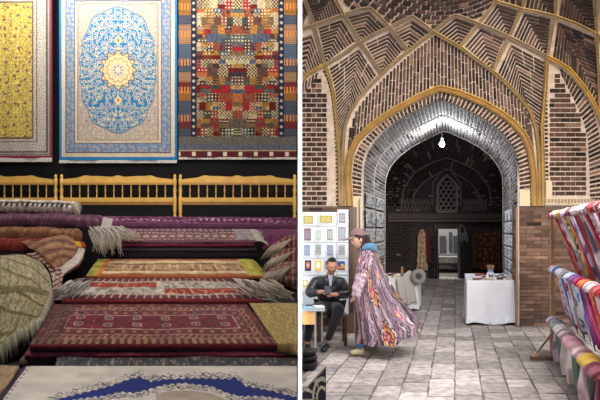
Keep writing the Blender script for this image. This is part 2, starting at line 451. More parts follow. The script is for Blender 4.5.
for uu in (0.0, 0.42, 0.97):
    q = [bar(p, uu)+(cen-bar(p,0))/np.linalg.norm(cen-bar(p,0))*0.012 for p in resample(OPF, 60)]
    barrel.tube(q, 0.014, C(190,182,172), n=6)
barrel.build('wall_passage', M_BRICK, kind='structure')
wall.build('ceiling', M_BRICK, kind='structure')

# ribs: rounded bars laid on the vault
rib_n = [1]
def rib(pl, w=3.2, col=(150,124,84), h=0.06, edge=(190,160,86)):
    rib_n[0] += 1; pl = resample(pl, max(3, int(len(pl)*5)))
    mb = MB(); k = len(pl); rows = []; cols = []
    for i in range(k):
        d = pl[min(i+1,k-1)]-pl[max(i-1,0)]; d /= (np.linalg.norm(d)+1e-9); n = np.array((-d[1], d[0]))
        prof = [(-1,0.0),(-1,0.6),(-0.62,1),(-0.5,0.7),(0.5,0.7),(0.62,1),(1,0.6),(1,0.0)]
        rows.append([S(pl[i]+n*(w/2*a), h*b) for a, b in prof])
        cols.append([lin(edge) if abs(a) > 0.55 else lin(col) for a, b in prof])
    mb.grid(np.array(rows), np.array(cols))
    mb.build('trim_%d' % rib_n[0], M_GILT, kind='structure')
GY = (184,152,84); OC = (150,124,76)
rib(GOLD, 7.0, (156,120,66), 0.10, (190,154,84))
rib(R1[:1]+R1, 3.6, OC, 0.07, GY)
rib(R6, 3.6, (146,124,92), 0.08, (178,154,112)); rib(R6r, 3.6, (152,128,84), 0.08, (184,156,98))
rib(R1r, 4.0, (166,134,78), 0.08, GY)
rib([(345.5,206),(345.5,190),(345,170)], 3.4, OC, 0.07, GY); rib([(538,206),(538,170)], 3.0, OC, 0.07, GY)
rib([(325,65),(313,71),(307,75),(302.5,80)], 4, (160,134,84), 0.07)
rib([(547.5,57),(558,62),(570,70),(581,83),(590,96),(597,110),(604,128),(607,160)], 4.6, (176,142,68), 0.09, (200,164,88))
G1 = (140,120,96); E1 = (168,148,120)
for pl in ([(303,-4),(310,14),(314,25),(318.4,42),(325,65)], [(325,65),(342,55),(360,42),(375,34),(390,27),(412,16),(422,23),(433.5,32)],
           [(302.5,28.5),(314,25),(329,20),(343.5,15),(358,10),(370,8),(381,18),(390,28),(399,39),(408,50)],
           [(332,-8),(343.5,15),(352,28),(360,42),(371,58),(382,74)],
           [(433.5,32),(444,23),(455,15),(467,19),(479,24),(494,30),(509,37),(528,46),(547.5,57)],
           [(460,46),(470,35),(479,24),(488,12),(496,1),(502,-8)],
           [(496,1),(522,9),(538,12),(555,16),(577,24),(597,34),(606,40)],
           [(493,71),(501,54),(509,37),(516,22),(522,9),(527,-8)],
           [(547.5,57),(551,36),(555,16),(558,-8)], [(595,-8),(597,34),(599,76),(600,110)]):
    rib(pl, 3.9 if pl[0][0] < 440 else 3.5, G1 if pl[0][0] < 440 else (158,134,96), 0.07, E1 if pl[0][0] < 440 else (190,164,116))

# dim domed room behind the passage
YR = 18.7
def bx(mb, x0, x1, y0, y1, Y, d, col):   # a box whose front face fills a pixel rectangle at depth Y
    a = P(x0, y1, Y); b = P(x1, y0, Y); mb.box((a[0], Y, a[2]), (b[0], Y+d, b[2]), col)
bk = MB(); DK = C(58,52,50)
bx(bk, 340, 438, 120, 278.0, YR, 0.3, DK); bx(bk, 460, 560, 120, 278.0, YR, 0.3, DK); bx(bk, 438, 460, 120, 229, YR, 0.3, DK)
def flat(p, lift=0): return P(p[0], p[1], YR-lift)
def fb(q, lift=0.03, base=(44,38,36)):
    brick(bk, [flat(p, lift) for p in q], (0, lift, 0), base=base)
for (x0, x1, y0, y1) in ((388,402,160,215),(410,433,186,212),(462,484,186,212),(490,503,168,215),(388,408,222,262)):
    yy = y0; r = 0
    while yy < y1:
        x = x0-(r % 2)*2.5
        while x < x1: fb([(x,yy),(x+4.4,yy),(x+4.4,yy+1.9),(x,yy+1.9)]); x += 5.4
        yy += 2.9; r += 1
arcA = [(402,206),(403,190),(414,173),(430,164),(446.5,158),(463,164),(479,173),(490,190),(491,206)]
arcB = [(412,206),(414,194),(422,184),(434,176),(446.5,170),(459,176),(471,184),(479,194),(481,206)]
arcC = [(380,206),(384,175),(396,155),(418,142),(446.5,130),(475,142),(497,155),(508,175),(512,206)]
ruled(arcB, arcA, 56, 1, gap=0.4, f=fb); ruled(arcA, arcC, 60, 3, gap=0.4, f=fb)
for a in (arcA, arcB, [(432,206),(433,183),(440,174),(446.5,169),(453,174),(460,183),(461,206)]):
    bk.tube([flat(tuple(p), 0.05) for p in resample(a, 40)], 0.035, C(92,84,78), n=6)
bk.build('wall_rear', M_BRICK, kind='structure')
mb = MB(); bx(mb, 388, 505, 213.5, 219, YR-0.12, 0.12, C(72,64,58)); bx(mb, 388, 505, 219.8, 221.5, YR-0.16, 0.16, C(92,84,78))
for (x0, x1) in ((400,431),(463,487)):
    for k in range(9):
        t = x0+(x1-x0)*k/9; mb.tube([P(t,199,YR-0.06), P(t+(x1-x0)/9,212,YR-0.06)], 0.018, C(96,88,82), n=4); mb.tube([P(t,212,YR-0.06), P(t+(x1-x0)/9,199,YR-0.06)], 0.018, C(96,88,82), n=4)
mb.build('trim_%d' % (rib_n[0]+1), M_PLAIN, kind='structure')
# lattice window of hexagon cells
wn = bpy.data.objects.new('window_1', None); COL.objects.link(wn); wn['kind'] = 'structure'; wn.location = P(447,212,YR)
wf = [(437.5,212),(437.5,187),(441,181),(447,176),(453,181),(456.5,187),(456.5,212)]
mb = MB(); mb.tube([P(x,y,YR-0.08) for x, y in wf+[wf[0]]], 0.05, C(110,104,100), n=6); mb.build('window_frame', M_PLAIN, wn)
mb = MB(); mb.prism([P(x,y,YR-0.02) for x, y in wf], (0,0.01,0), C(12,12,14)); mb.build('dark_pane', M_PLAIN, wn)
mb = MB()
for r in range(8):
    for q in range(4):
        hx = 438.6+q*5+(r % 2)*2.5; hy = 184+r*4
        if not inside((hx, hy), wf): continue
        pp = [P(hx+2.7*math.cos(math.pi/6+k*math.pi/3), hy+2.7*math.sin(math.pi/6+k*math.pi/3), YR-0.07) for k in range(7)]
        mb.tube(pp, 0.022, C(128,124,122), n=4)
mb.build('lattice', M_PLAIN, wn)
# side walls, roof of the rear room; courtyard beyond the door
def slant_wall(name, x, w):
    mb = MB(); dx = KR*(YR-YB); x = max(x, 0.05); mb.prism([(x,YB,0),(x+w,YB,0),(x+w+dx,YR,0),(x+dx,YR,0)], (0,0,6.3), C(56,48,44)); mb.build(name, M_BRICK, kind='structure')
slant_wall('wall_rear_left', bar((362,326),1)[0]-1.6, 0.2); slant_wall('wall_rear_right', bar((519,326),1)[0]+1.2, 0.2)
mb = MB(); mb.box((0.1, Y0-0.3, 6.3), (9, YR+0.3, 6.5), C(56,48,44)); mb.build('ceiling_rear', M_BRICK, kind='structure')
# solid masonry around the barrel
mb = MB(); e = bar((362,326),1)[0]; e2 = bar((519,326),1)[0]; zt = bar((441,98),0)[2]
NB = 40; rr = resample(OPF, NB+1); ring = [bar(p,1) for p in rr]
outer = []
for p in ring:
    c0 = np.array((bar((441,98),1)[0], YB, 2.0)); d = p-c0; d /= np.linalg.norm(d); outer.append(c0+np.array((d[0]*4.5,0,d[2]*4.5)) if p[2] > 1.9 else np.array((p[0]+(-2.5 if p[0] < c0[0] else 2.5), YB, p[2])))
V = np.stack([np.array(ring), np.array(outer)], 1); mb.grid(V, np.tile(C(70,60,54), (NB+1, 2, 1))); mb.build('wall_return', M_BRICK, kind='structure')
mb = MB(); YC = 23.5
bx(mb, 420, 480, 190, 290, YC, 0.2, C(150,146,140))
for (x0,x1,y0,y1) in ((440,446,236,253),(449.5,452,232,250),(454,458,236,254)): bx(mb, x0, x1, y0, y1, YC-0.1, 0.1, C(70,66,64))
bx(mb, 437, 462, 254, 257, YC-0.5, 0.5, C(120,116,112))
mb.build('wall_courtyard', M_PLAIN, kind='structure')
mb = MB()
for k in range(3): bx(mb, 425, 475, 257+k*6, 263+k*6, YC-2.6+k*0.8, 0.78, C(140+4*k,136,130))
tag(mb.build('courtyard_steps', M_STONE), 'grey stone steps seen through the far doorway', 'steps')
# door frame
dr = bpy.data.objects.new('door_1', None); COL.objects.link(dr); dr['kind'] = 'structure'; dr.location = P(449,278,YR)
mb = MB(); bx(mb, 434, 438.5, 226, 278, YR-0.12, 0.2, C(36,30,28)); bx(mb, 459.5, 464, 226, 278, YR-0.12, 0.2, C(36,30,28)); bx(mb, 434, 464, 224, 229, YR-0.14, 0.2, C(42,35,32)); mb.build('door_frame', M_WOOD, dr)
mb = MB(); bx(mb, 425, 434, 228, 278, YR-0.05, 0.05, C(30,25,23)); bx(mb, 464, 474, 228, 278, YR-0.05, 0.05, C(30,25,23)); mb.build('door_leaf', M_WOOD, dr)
# ============================================================ CARPET SHOP
def carpet_edge_sheet(x0, x1, y0, y1, Yd, fn, res=2.4):
    nx = int((x1-x0)*res); ny = int((y1-y0)*res)
    X, Yy = np.meshgrid(np.linspace(x0, x1, nx), np.linspace(y0, y1, ny))
    wob = 0.012*np.sin(X*0.11+Yy*0.01)+0.006*np.sin(X*0.31+1)
    V = np.stack([(X-300)*Yd/F, np.full(X.shape, Yd)+wob, EYE+(HZ-Yy)*Yd/F], -1)
    return V, lin(np.clip(fn(X, Yy), 0, 255))
def arab(c, x, y, dark, light, sc=1.0, s=0):
    """small scrolling ornament: rings and dots"""
    d, i = worley(x/(5.0*sc), y/(5.0*sc), s)
    c[(d > 0.30) & (d < 0.42)] = light; c[d < 0.16] = dark
    v = np.abs(vn(x/(2.2*sc), y/(2.2*sc), s+3)-0.5); m = (v < 0.06) & (d > 0.42); c[m] = (np.array(light)*0.5+np.array(dark)*0.5)
    return c
def carpet_yellow(x, y):
    xc = -7.0; hw = 59.0; e = np.minimum(np.minimum(hw-np.abs(x-xc), 157-y), y+17)
    c = np.zeros(x.shape+(3,)); c[:] = (220, 196, 92); b = c.copy(); arab(b, x, y, (112, 88, 58), (176, 150, 92), 0.7, 2); v_ = np.abs(vn(x/2.6, y/2.6, 31)-0.5); b[v_ < 0.05] = (122, 100, 62)
    d, i = worley(x/11, y/11, 4); b[(d < 0.13)] = (126, 84, 96); c = b
    m = e < 19.5; g = np.zeros_like(c); g[:] = (168, 158, 146); arab(g, x, y, (118, 104, 100), (204, 198, 184), 0.75, 8); c[m] = g[m]
    for a, w, col in ((19, 0.9, (110, 88, 78)), (15.2, 0.7, (120, 104, 96)), (5.0, 0.9, (96, 82, 80)), (2.4, 0.8, (120, 104, 100))):
        c[np.abs(e-a) < w] = col
    c[e < 1.5] = (128, 34, 62)
    return c
def carpet_blue(x, y):
    xc, yc = 118.0, 70.0; dx = np.abs(x-xc); e = np.minimum(np.minimum(59-dx, 159-y), y+15)
    c = np.zeros(x.shape+(3,)); c[:] = (196, 178, 150); arab(c, xc+dx, y, (160, 112, 96), (120, 136, 150), 0.62, 3)
    rr = (dx/37.5)**2.3+(np.abs(y-yc)/61.0)**2.3+0.05*np.cos(np.arctan2(y-yc, dx)*14)
    m = rr < 1; f = np.zeros_like(c); f[:] = (44, 112, 158)
    d, i = worley((xc+dx)/4.4, y/4.4, 6); f[(d < 0.34)] = (196, 192, 172); f[(d < 0.23)] = (70, 124, 160); f[d < 0.13] = (176, 84, 74)
    v = np.abs(vn((xc+dx)/2.4, y/2.4, 9)-0.5); f[(v < 0.08) & (d > 0.36)] = (190, 186, 150)
    c[m] = f[m]; c[np.abs(rr-1.03) < 0.035] = (110, 120, 140)
    a = np.arctan2(y-yc, x-xc); r = np.hypot(x-xc, (y-yc)*0.94); R = 16.5+1.9*np.cos(12*a)
    m = r < R; g = np.zeros_like(c); g[:] = (214, 192, 146); g[np.sin(r*1.3+1.2*np.cos(12*a)) > 0.35] = (176, 148, 108); g[r < 7.5] = (196, 178, 150); g[(r < 5) & (np.cos(8*a) > 0)] = (120, 134, 150)
    g[r < 2.4] = (206, 196, 170); c[m] = g[m]; c[np.abs(r-R) < 0.8] = (110, 96, 92)
    for q in (-30, 30):
        k = np.abs(x-xc)/3.6+np.abs(y-yc-q)/5.5; c[k < 1] = (214, 186, 130); c[k < 0.4] = (180, 90, 70)
    b = e < 19; g = np.zeros_like(c); g[:] = (198, 180, 156); arab(g, x, y, (168, 130, 116), (224, 214, 190), 0.6, 5); c[b] = g[b]
    b = (e < 15.5) & (e > 6.6); g[:] = (104, 128, 158); d, i = worley(x/4.4, y/4.4, 12); g[d < 0.34] = (164, 164, 160); g[d < 0.18] = (148, 116, 110); c[b] = g[b]
    for q, w, col in ((15.8, 0.5, (92, 88, 96)), (6.4, 0.5, (92, 88, 96)), (18.8, 0.5, (140, 120, 110))): c[np.abs(e-q) < w] = col
    c[e < 2.2] = (36, 116, 172)
    return c
PAL = np.array([(104,24,24),(128,40,32),(160,104,38),(170,120,52),(72,84,104),(58,48,50),(184,166,126),(120,92,62),(142,70,46),(96,60,52),(60,70,60),(160,30,40),(100,84,70),(66,44,40),(176,98,50),(84,90,84)])
def carpet_patch(x, y):
    xc = 237.5; dx = np.abs(x-xc); c = np.zeros(x.shape+(3,))
    # patches mirrored about the middle
    row = np.floor(y/8.5); wv = 6+5*hsh(row, row*0+3, 2); col = np.floor((dx+3*hsh(row, 0*row, 7))/wv); sub = np.floor(y/8.5*2) % 2
    split = hsh(row, col, 11) > 0.6; rid = np.where(split, row*2+sub+100, row)
    h = hsh(rid, col, 21); c[:] = PAL[(h*15.99).astype(int)]; k = hsh(rid, col, 31)
    c2 = PAL[(hsh(rid, col, 41)*15.99).astype(int)]
    ck = ((np.floor(x/1.7)+np.floor(y/1.7)) % 2) > 0; m = (k < 0.22) & ck; c[m] = (188, 166, 122)
    m = (k > 0.22) & (k < 0.42) & (np.sin(x*1.9) > 0.2) & (np.sin(y*1.9) > 0.2); c[m] = (216, 200, 160)
    m = (k > 0.42) & (k < 0.55) & (np.sin(y*2.4) > 0.3); c[m] = c2[m]
    m = (k > 0.55) & (k < 0.66) & ((np.abs((x % 8)-4)+np.abs((y % 8)-4)) < 2.2); c[m] = c2[m]
    c = c*0.86+c.mean(-1, keepdims=True)*0.08; c *= (0.72+0.36*vn(x/1.3, y/1.3, 5))[..., None]
    m = dx > 41; g = np.zeros_like(c); g[:] = (30, 36, 54); dm = np.abs((y % 6.5)-3.2)+np.abs(dx-43.8); g[dm < 1.7] = (176, 172, 160); g[dm < 0.6] = (120, 60, 50); c[m] = g[m]
    m = dx > 46.5; blk = np.floor((y+4)/9.5); hp = hsh(blk, blk*0, 51); P2 = np.array([(74,86,100),(136,90,44),(100,42,42),(142,106,80),(70,72,84),(128,102,84)]); g[:] = P2[(hp*5.99).astype(int)]
    fg = (np.sin(y*3.3) > 0.5); g[fg] *= 0.8; z = (np.floor(x/1.6) % 2 > 0) & (np.abs((y % 28)-6) < 3.4); g[z] = (190, 120, 60); c[m] = g[m]
    yb = 157-y; m = yb < 20; g[:] = (82, 80, 76); arab(g, x, y, (60, 58, 60), (124, 116, 100), 0.5, 7); c[m] = g[m]
    m = yb < 12.5; g[:] = (70, 76, 92); arab(g, x, y, (40, 40, 60), (120, 122, 130), 0.45, 9); c[m] = g[m]
    m = yb < 6; g[:] = (92, 34, 36); sq = (np.abs(yb-3) < 2) & (np.abs((x % 15.5)-8) < 1.8); g[sq] = (210, 196, 170); st = (np.abs(yb-3) < 1.2) & (np.abs((x % 5.1)-2.5) < 1) & ~sq; g[st] = (60, 40, 44); c[m] = g[m]
    c[np.abs(yb-6.3) < 0.5] = (190, 160, 120); c[yb < 0.6] = (60, 30, 30)
    return c
def hanging(name, label, x0, x1, y0, y1, fn, fringe, parts=60):
    Yd = 11.9; V, Cc = carpet_edge_sheet(x0, x1, y0, y1, Yd, fn)
    t = thing(name, P((x0+x1)/2, y1, Yd), label, 'carpet', 'carpets hung on the black wall')
    fast_grid('pile', V, Cc, M_RUG, t, thick=(0, 0.02, 0))
    mb = MB(); n = int((x1-x0)*0.8)
    for i in range(n):
        x = x0+(x1-x0)*(i+0.5)/n; mb.prism([P(x-0.55,y1-0.3,Yd), P(x+0.55,y1-0.3,Yd), P(x+0.5+random.uniform(-.3,.3),y1+fringe*random.uniform(.85,1.05),Yd), P(x-0.5,y1+fringe,Yd)], (0,0.012,0), C(214,206,196))
    mb.build('fringe', M_FAB, t)
    return t
hanging('hanging_carpet', 'yellow field silk carpet with grey border hung left on black wall', -66, 52, -17, 158, carpet_yellow, 4)
hanging('hanging_carpet', 'blue carpet with round cream medallion hung in the middle of the black wall', 59, 177, -15, 160.5, carpet_blue, 2.6)
hanging('hanging_carpet', 'red and navy patchwork pattern carpet hung at right of the black wall', 178.5, 296.5, -15, 157.5, carpet_patch, 2)

# pine railings
def railing(x0, x1, label):
    Yr = 11.3; t = thing('pine_railing', P((x0+x1)/2, 308, Yr)[:2]+(0,), label, 'railing', 'pine railings along the black wall')
    k = Yr/F; PW = C(232, 184, 92); mb = MB()
    n = 60; tops = []
    for i in range(n+1):
        u = i/n; s = abs(u-0.5)*2; hgt = 179.5-1.0*(1-s)
        for c_, w_, a_ in ((0.5, 0.035, 1.7), (0.5-0.3, 0.04, 1.5), (0.5+0.3, 0.04, 1.5)):
            hgt -= a_*math.exp(-((u-c_)/w_)**2)
        hgt -= 1.4*math.exp(-((s-0.42)/0.25)**2); hgt += 1.4*(s**6)
        tops.append((x0+4+(x1-x0-8)*u, hgt-1.5))
    vs = []; fs = []
    for (x, y) in tops: vs += [P(x, y, Yr), P(x, 183.5, Yr), P(x, y, Yr+0.04), P(x, 183.5, Yr+0.04)]
    for i in range(n):
        o = 4*i; fs += [(o,o+1,o+5,o+4),(o+2,o+6,o+7,o+3),(o,o+4,o+6,o+2),(o+1,o+3,o+7,o+5)]
    mb.add(vs, fs, PW); a = P(x0+4, 184.6, Yr-0.012); b = P(x1-4, 182.4, Yr); mb.box((a[0], Yr-0.012, a[2]), (b[0], Yr+0.05, b[2]), C(200,150,74)); mb.build('top_rail', M_WOOD, t)
    mb = MB(); a = P(x0+4, 201.8, Yr); b = P(x1-4, 197.6, Yr); mb.box((a[0], Yr-0.01, a[2]), (b[0], Yr+0.05, b[2]), PW)
    a = P(x0+4, 204.8, Yr); b = P(x1-4, 201.8, Yr); mb.box((a[0], Yr+0.005, a[2]), (b[0], Yr+0.04, b[2]), C(180,130,62)); mb.build('bottom_rail', M_WOOD, t)  # lower strip of the rail in darker wood colour, shading painted in
    ns = 12
    for i in range(ns):
        x = x0+4+(x1-x0-8)*(i+0.9)/(ns+0.8); c = P(x, 198, Yr); mb = MB(); h = 14.5*k; c = (c[0], Yr+0.02, c[2])
        mb.lathe([(0.012,0),(0.015,h*.15),(0.009,h*.3),(0.017,h*.55),(0.010,h*.8),(0.014,h*.9),(0.012,h)], c, PW, n=8); mb.build('spindle', M_WOOD, t, smooth=True)
    for x in (x0+2.2, x1-2.2):
        c = P(x, 175, Yr); H = c[2]; mb = MB(); z = lambda y: P(0, y, Yr)[2]
        prof = [(0.02,0.0),(0.035,0.05),(0.035,z(220)),(0.034,z(216)),(0.022,z(214)),(0.036,z(210)),(0.036,z(197)),(0.024,z(195)),(0.036,z(190)),(0.024,z(186)),(0.036,z(184)),(0.036,z(179)),(0.02,z(178)),(0.03,z(176.5)),(0.024,z(175)),(0.006,z(174.3))]
        mb.lathe(prof, (c[0], Yr+0.02, 0), PW, n=12); mb.build('post', M_WOOD, t, smooth=True)
railing(-58, 57.5, 'pale pine railing behind the rugs, leftmost of three')
railing(59, 176.8, 'pale pine railing behind the rugs, below the blue hanging carpet')
railing(178, 296.8, 'pale pine railing behind the rugs, below the patchwork hanging carpet')

# ---- rugs lying in folded stacks
def rug(label, BL, BR, FL, FR, h, fn, nu=200, nv=60, side=((90,30,36),(60,20,26)), wave=0.008, group='rugs laid out in folded stacks', fr=None, frc=(196,188,172), name='folded_rug', frl=0.10):
    BL, BR, FL, FR = [np.array(P(*q)) for q in (BL, BR, FL, FR)]
    t = thing(name, tuple((FL+FR)/2-np.array((0,0,h))), label, 'rug', group)
    u = np.linspace(0, 1, nu); v = np.linspace(0, 1, nv)
    Ug, Vg = np.meshgrid(u, v)          # v: back to front
    def pos(U, Vv): return (BL*(1-U[..., None])+BR*U[..., None])*(1-Vv[..., None])+(FL*(1-U[..., None])+FR*U[..., None])*Vv[..., None]
    top = pos(Ug, Vg); sd = hash(label) % 97; sd = sum(map(ord, label)) % 97
    wv = wave*(np.sin(Ug*9+sd)*np.sin(Vg*5+sd*0.3)+0.6*np.sin(Ug*23+Vg*7+sd))
    top[..., 2] += wv*np.sin(np.clip(Vg, 0, 1)*math.pi)**0.3
    px = 300+top[..., 0]/top[..., 1]*F; py = HZ-(top[..., 2]-EYE)/top[..., 1]*F
    ct = fn(Ug, Vg, px, py)
    fd = (FL+FR-BL-BR)/2; fd[2] = 0; L = np.linalg.norm(fd); fd /= L
    prof = []; cols = []
    na = 9; side = np.array(side, float)
    fray = 0.004*np.sin(u*60+sd)+0.008*np.sin(u*13+sd)
    for i in range(1, na+1):
        a = math.pi*i/na; p = top[-1]+fd*(h/2*math.sin(a))[..., None] if False else top[-1]+fd*(h*0.42*math.sin(a))
        p = p.copy(); p[:, 2] -= h/2*(1-math.cos(a)); p[:, 2] += fray*0.5*math.sin(a); p += fd*fray[:, None]*math.sin(a)
        prof.append(p); c = side[int((i-1)/na*len(side)) % len(side)]*(0.85+0.3*vn(u*90, u*0+i, sd))[:, None]; cols.append(c)
    bot = np.stack([top[-1-i*(nv-1)//6] - np.array((0,0,h)) for i in range(7)])
    V = np.concatenate([top, np.stack(prof), bot[1:]]); cb = np.zeros((6, nu, 3)); cb[:] = side[-1]
    Cc = np.concatenate([ct, np.stack(cols), cb])
    Cc = lin(np.clip(Cc, 0, 255))
    # close the ends: add first/last columns collapsed onto the mid line
    mid = (V+V[:, :1]*0)  # keep
    cen = V.mean(axis=0, keepdims=True)
    e0 = np.repeat(((V[:, :1]).mean(axis=0, keepdims=True)), V.shape[0], 0); e1 = np.repeat(((V[:, -1:]).mean(axis=0, keepdims=True)), V.shape[0], 0)
    V = np.concatenate([e0, V, e1], 1); Cc = np.concatenate([Cc[:, :1], Cc, Cc[:, -1:]], 1)
    fast_grid('pile', V, Cc, M_RUG, t)
    if fr:
        for sgn in fr:
            mb = MB()
            A, B = (BL, FL) if sgn < 0 else (BR, FR); d = (FL-FR if sgn < 0 else FR-FL); d = d/np.linalg.norm(d); n = 44
            for i in range(n):
                p = A+(B-A)*(i+0.5)/n; q = [p+np.array((0,0,-0.005))]
                s = random.uniform(-0.03, 0.03); q += [p+d*frl*0.5+np.array((0,s,-0.015)), p+d*frl+np.array((0,s*2,-0.06-random.random()*0.03)), p+d*frl*1.1+np.array((0,s*2,-0.12))]
                mb.tube(q, [0.010,0.008,0.006,0.003], lin(np.array(frc)*random.uniform(0.7,0.95)), n=5)
            mb.build('fringe', M_FAB, t, smooth=True)
    return t
def f_ivory(U, Vv, x, y):
    c = np.zeros(U.shape+(3,)); c[:] = (200, 191, 180)
    up = np.interp(x, [40,66,82,110,129,140,150,166,199,230,235,246,268,296], [404,397,393,386,379,376.5,381.5,379,378,379,377,386,390,397])
    lo = np.interp(x, [40,82,104,121,135,150,164,183,210,227,241,260,276,296], [406,398.5,396,392,393,389,385,383,386,393,396.5,396,398,402])
    ink = (74, 66, 84)
    for off, am, fr, w in ((-2.2,1.3,0.62,0.5),(-4.4,1.5,0.47,0.42),(2.4,1.2,0.66,0.5),(4.6,1.4,0.5,0.42)):
        ref = up if off < 0 else lo; m = np.abs(y-(ref+off+am*np.sin(x*fr+off)+0.5*np.sin(x*1.7))) < w; m &= (x > 48) & (vn(x/5, y/4, 4) > 0.45); c[m] = ink
    d, i = worley(x/8.0, y/3.6, 3); near = ((y > up-5.5) & (y < up)) | ((y > lo) & (y < lo+5.5)); m = near & (np.abs(d-0.36) < 0.05) & (x > 55); c[m] = ink
    c[(y > up+0.6*np.sin(x*0.8)) & (y < lo+0.6*np.sin(x*0.9+1))] = (28, 42, 112)
    m = (y > lo+7) & (np.abs(x-190) < 34); c[m] = (166, 150, 132)
    le = x-(25-(y-366)*0.72); c[(le < 2.2)] = (54, 34, 60); m = (le > 3.5) & (le < 5.5) & (np.sin(y*1.6) > 0.2); c[m] = (120, 98, 98)
    return c*(0.9+0.16*vn(x/14, y/5, 4))[..., None]
def frame_uv(U, Vv, asp): return np.minimum(np.minimum(U, 1-U)*asp, np.minimum(Vv, 1.0))
def f_bokhara(U, Vv, x, y):
    c = np.zeros(U.shape+(3,)); c[:] = (96, 26, 38)
    a = np.minimum(U, 1-U)*3.6; b_ = np.minimum(Vv*1.2, (1-Vv)*1.3); e = np.minimum(a, b_)
    ci = np.floor(U*15); gx = (U*15) % 1-0.5; gy = (Vv*6+0.5*(ci % 2)) % 1-0.5
    r = np.maximum(np.abs(gx)*0.8, np.abs(gy)*0.95)+0.25*(np.abs(gx)+np.abs(gy)); big = (ci % 2) == 0
    m = (r < 0.36) & (r > 0.22) & big; c[m] = (146, 116, 104); m = (r < 0.22) & big; c[m] = (74, 26, 38); m = (r < 0.09) & big; c[m] = (156, 120, 106)
    m = (r < 0.2) & ~big; c[m] = (70, 24, 36); m = (r < 0.08) & ~big; c[m] = (140, 96, 84)
    s = e/0.42; g = np.zeros_like(c); g[:] = (92, 34, 40); w = (np.sin(U*130)*np.sin(Vv*40)) > 0.3
    g[(s > 0.93)] = (150, 122, 108); g[(s > 0.62) & (s < 0.86) & w] = (136, 92, 80); g[(np.abs(s-0.56) < 0.03)] = (140, 100, 86); g[(np.abs(s-0.34) < 0.03)] = (130, 92, 76)
    g[(s < 0.52) & (s > 0.36) & (np.sin(U*230+Vv*60) > 0.3)] = (140, 104, 86); g[(s < 0.3) & (s > 0.1) & (np.sin(U*90)*np.sin(Vv*30) > 0.5)] = (126, 84, 66); g[s < 0.07] = (62, 18, 28)
    m = s < 1; c[m] = g[m]
    m = (Vv > 0.88) & (np.sin(U*190) > 0.0); c[m] = (132, 98, 74)
    m = (U < 0.12); c[m] = c[m]*0.55+np.array((58, 40, 34))*0.45
    return c*(0.8+0.36*vn(U*60, Vv*16, 2))[..., None]
def f_redivory(U, Vv, x, y):
    c = np.zeros(U.shape+(3,)); e = np.minimum(np.minimum(U, 1-U)*6.0, np.minimum(Vv, (1-Vv))*1.15)
    red = ((U < 0.5) & (Vv < 0.48)) | ((U > 0.5) & (Vv > 0.52)); c[:] = (164, 154, 142); c[red] = (138, 46, 34)
    m = red & (np.abs(vn(U*40, Vv*6, 3)-0.5) < 0.06); c[m] = (170, 120, 96); m = ~red & (vn(U*60, Vv*9, 5) > 0.68); c[m] = (124, 110, 104)
    m = np.abs(U-0.5) < 0.022; c[m] = (176, 164, 150)
    m = e < 0.27; g = np.zeros_like(c); g[:] = (172, 160, 146); g[np.sin(U*220)*np.sin(Vv*50) > 0.3] = (120, 92, 88); c[m] = g[m]
    m = e < 0.19; g[:] = (92, 30, 36); g[(np.sin(U*150+3*Vv) > 0.75)] = (160, 134, 120); c[m] = g[m]; c[e < 0.04] = (60, 18, 24)
    m = (np.abs(U-0.5) > 0.455); c[m] = (82, 36, 44)
    return c*(0.82+0.32*vn(U*50, Vv*12, 2))[..., None]
def f_gold(U, Vv, x, y):
    c = np.zeros(U.shape+(3,)); c[:] = (158, 128, 92)
    e = np.minimum(np.minimum(U, 1-U)*6.5, np.minimum(Vv, (1-Vv))*1.1)
    c[np.abs(vn(U*36, Vv*6, 3)-0.5) < 0.07] = (112, 78, 56)
    c[np.abs(np.hypot((U*7 % 1-0.5)*1.6, Vv-0.5)-0.28) < 0.05] = (186, 164, 124)
    for a, w, col in ((0.35, 0.03, (120, 60, 40)), (0.2, 0.08, (186, 166, 124)), (0.1, 0.025, (126, 62, 42)), (0.02, 0.04, (150, 70, 40))): c[np.abs(e-a) < w] = col
    m = (U < 0.055) | (U > 0.93); c[m] = (158, 150, 62); m = (U > 0.055) & (U < 0.08); c[m] = (196, 110, 48)
    return c*(0.85+0.28*vn(U*40, Vv*9, 2))[..., None]
def f_kilim(U, Vv, x, y):
    c = np.zeros(U.shape+(3,)); c[:] = (100, 66, 72)
    m = Vv > 0.28; g = np.zeros_like(c); g[:] = (148, 128, 122); w = np.abs((U*17 % 1)-0.5)*2; g[np.abs(np.abs(Vv-0.64)-(0.22-0.16*w)) < 0.07] = (100, 40, 46); g[(w > 0.8)] = (92, 60, 62); c[m] = g[m]
    c[np.abs(Vv-0.26) < 0.05] = (70, 34, 50); c[(U > 0.88)] = (128, 118, 122); c[(Vv > 0.93)] = (70, 40, 44)
    m = (Vv < 0.2) & (np.sin(U*160) > 0.5); c[m] = (150, 122, 130)
    return c*(0.8+0.36*vn(U*60, Vv*9, 2))[..., None]
def f_plain(col, sp=(1.0, 1.0), dots=None, amp=0.35):
    def f(U, Vv, x, y):
        c = np.zeros(U.shape+(3,)); c[:] = col
        if dots is not None: c[(vn(U*140, Vv*10, 7) > 0.72)] = dots
        return c*(1-amp/2+amp*vn(U*60*sp[0], Vv*12*sp[1], 2))[..., None]
    return f
rug('ivory rug with navy blue scalloped medallion, lying in front nearest the viewer', (25,366,5.28), (297,366,5.28), (-6,403.7,4.05), (296.8,403.7,4.05), 0.30, f_ivory, 420, 130, ((150,140,130),(110,100,96)), wave=0.004)
rug('dark red rug with rows of small octagons, lying behind the ivory and navy rug', (54,304,7.45), (247,304,7.45), (30,344,5.62), (276,343,5.62), 0.07, f_bokhara, 420, 140, ((88,26,34),(70,20,28),(60,18,24)), fr=None)
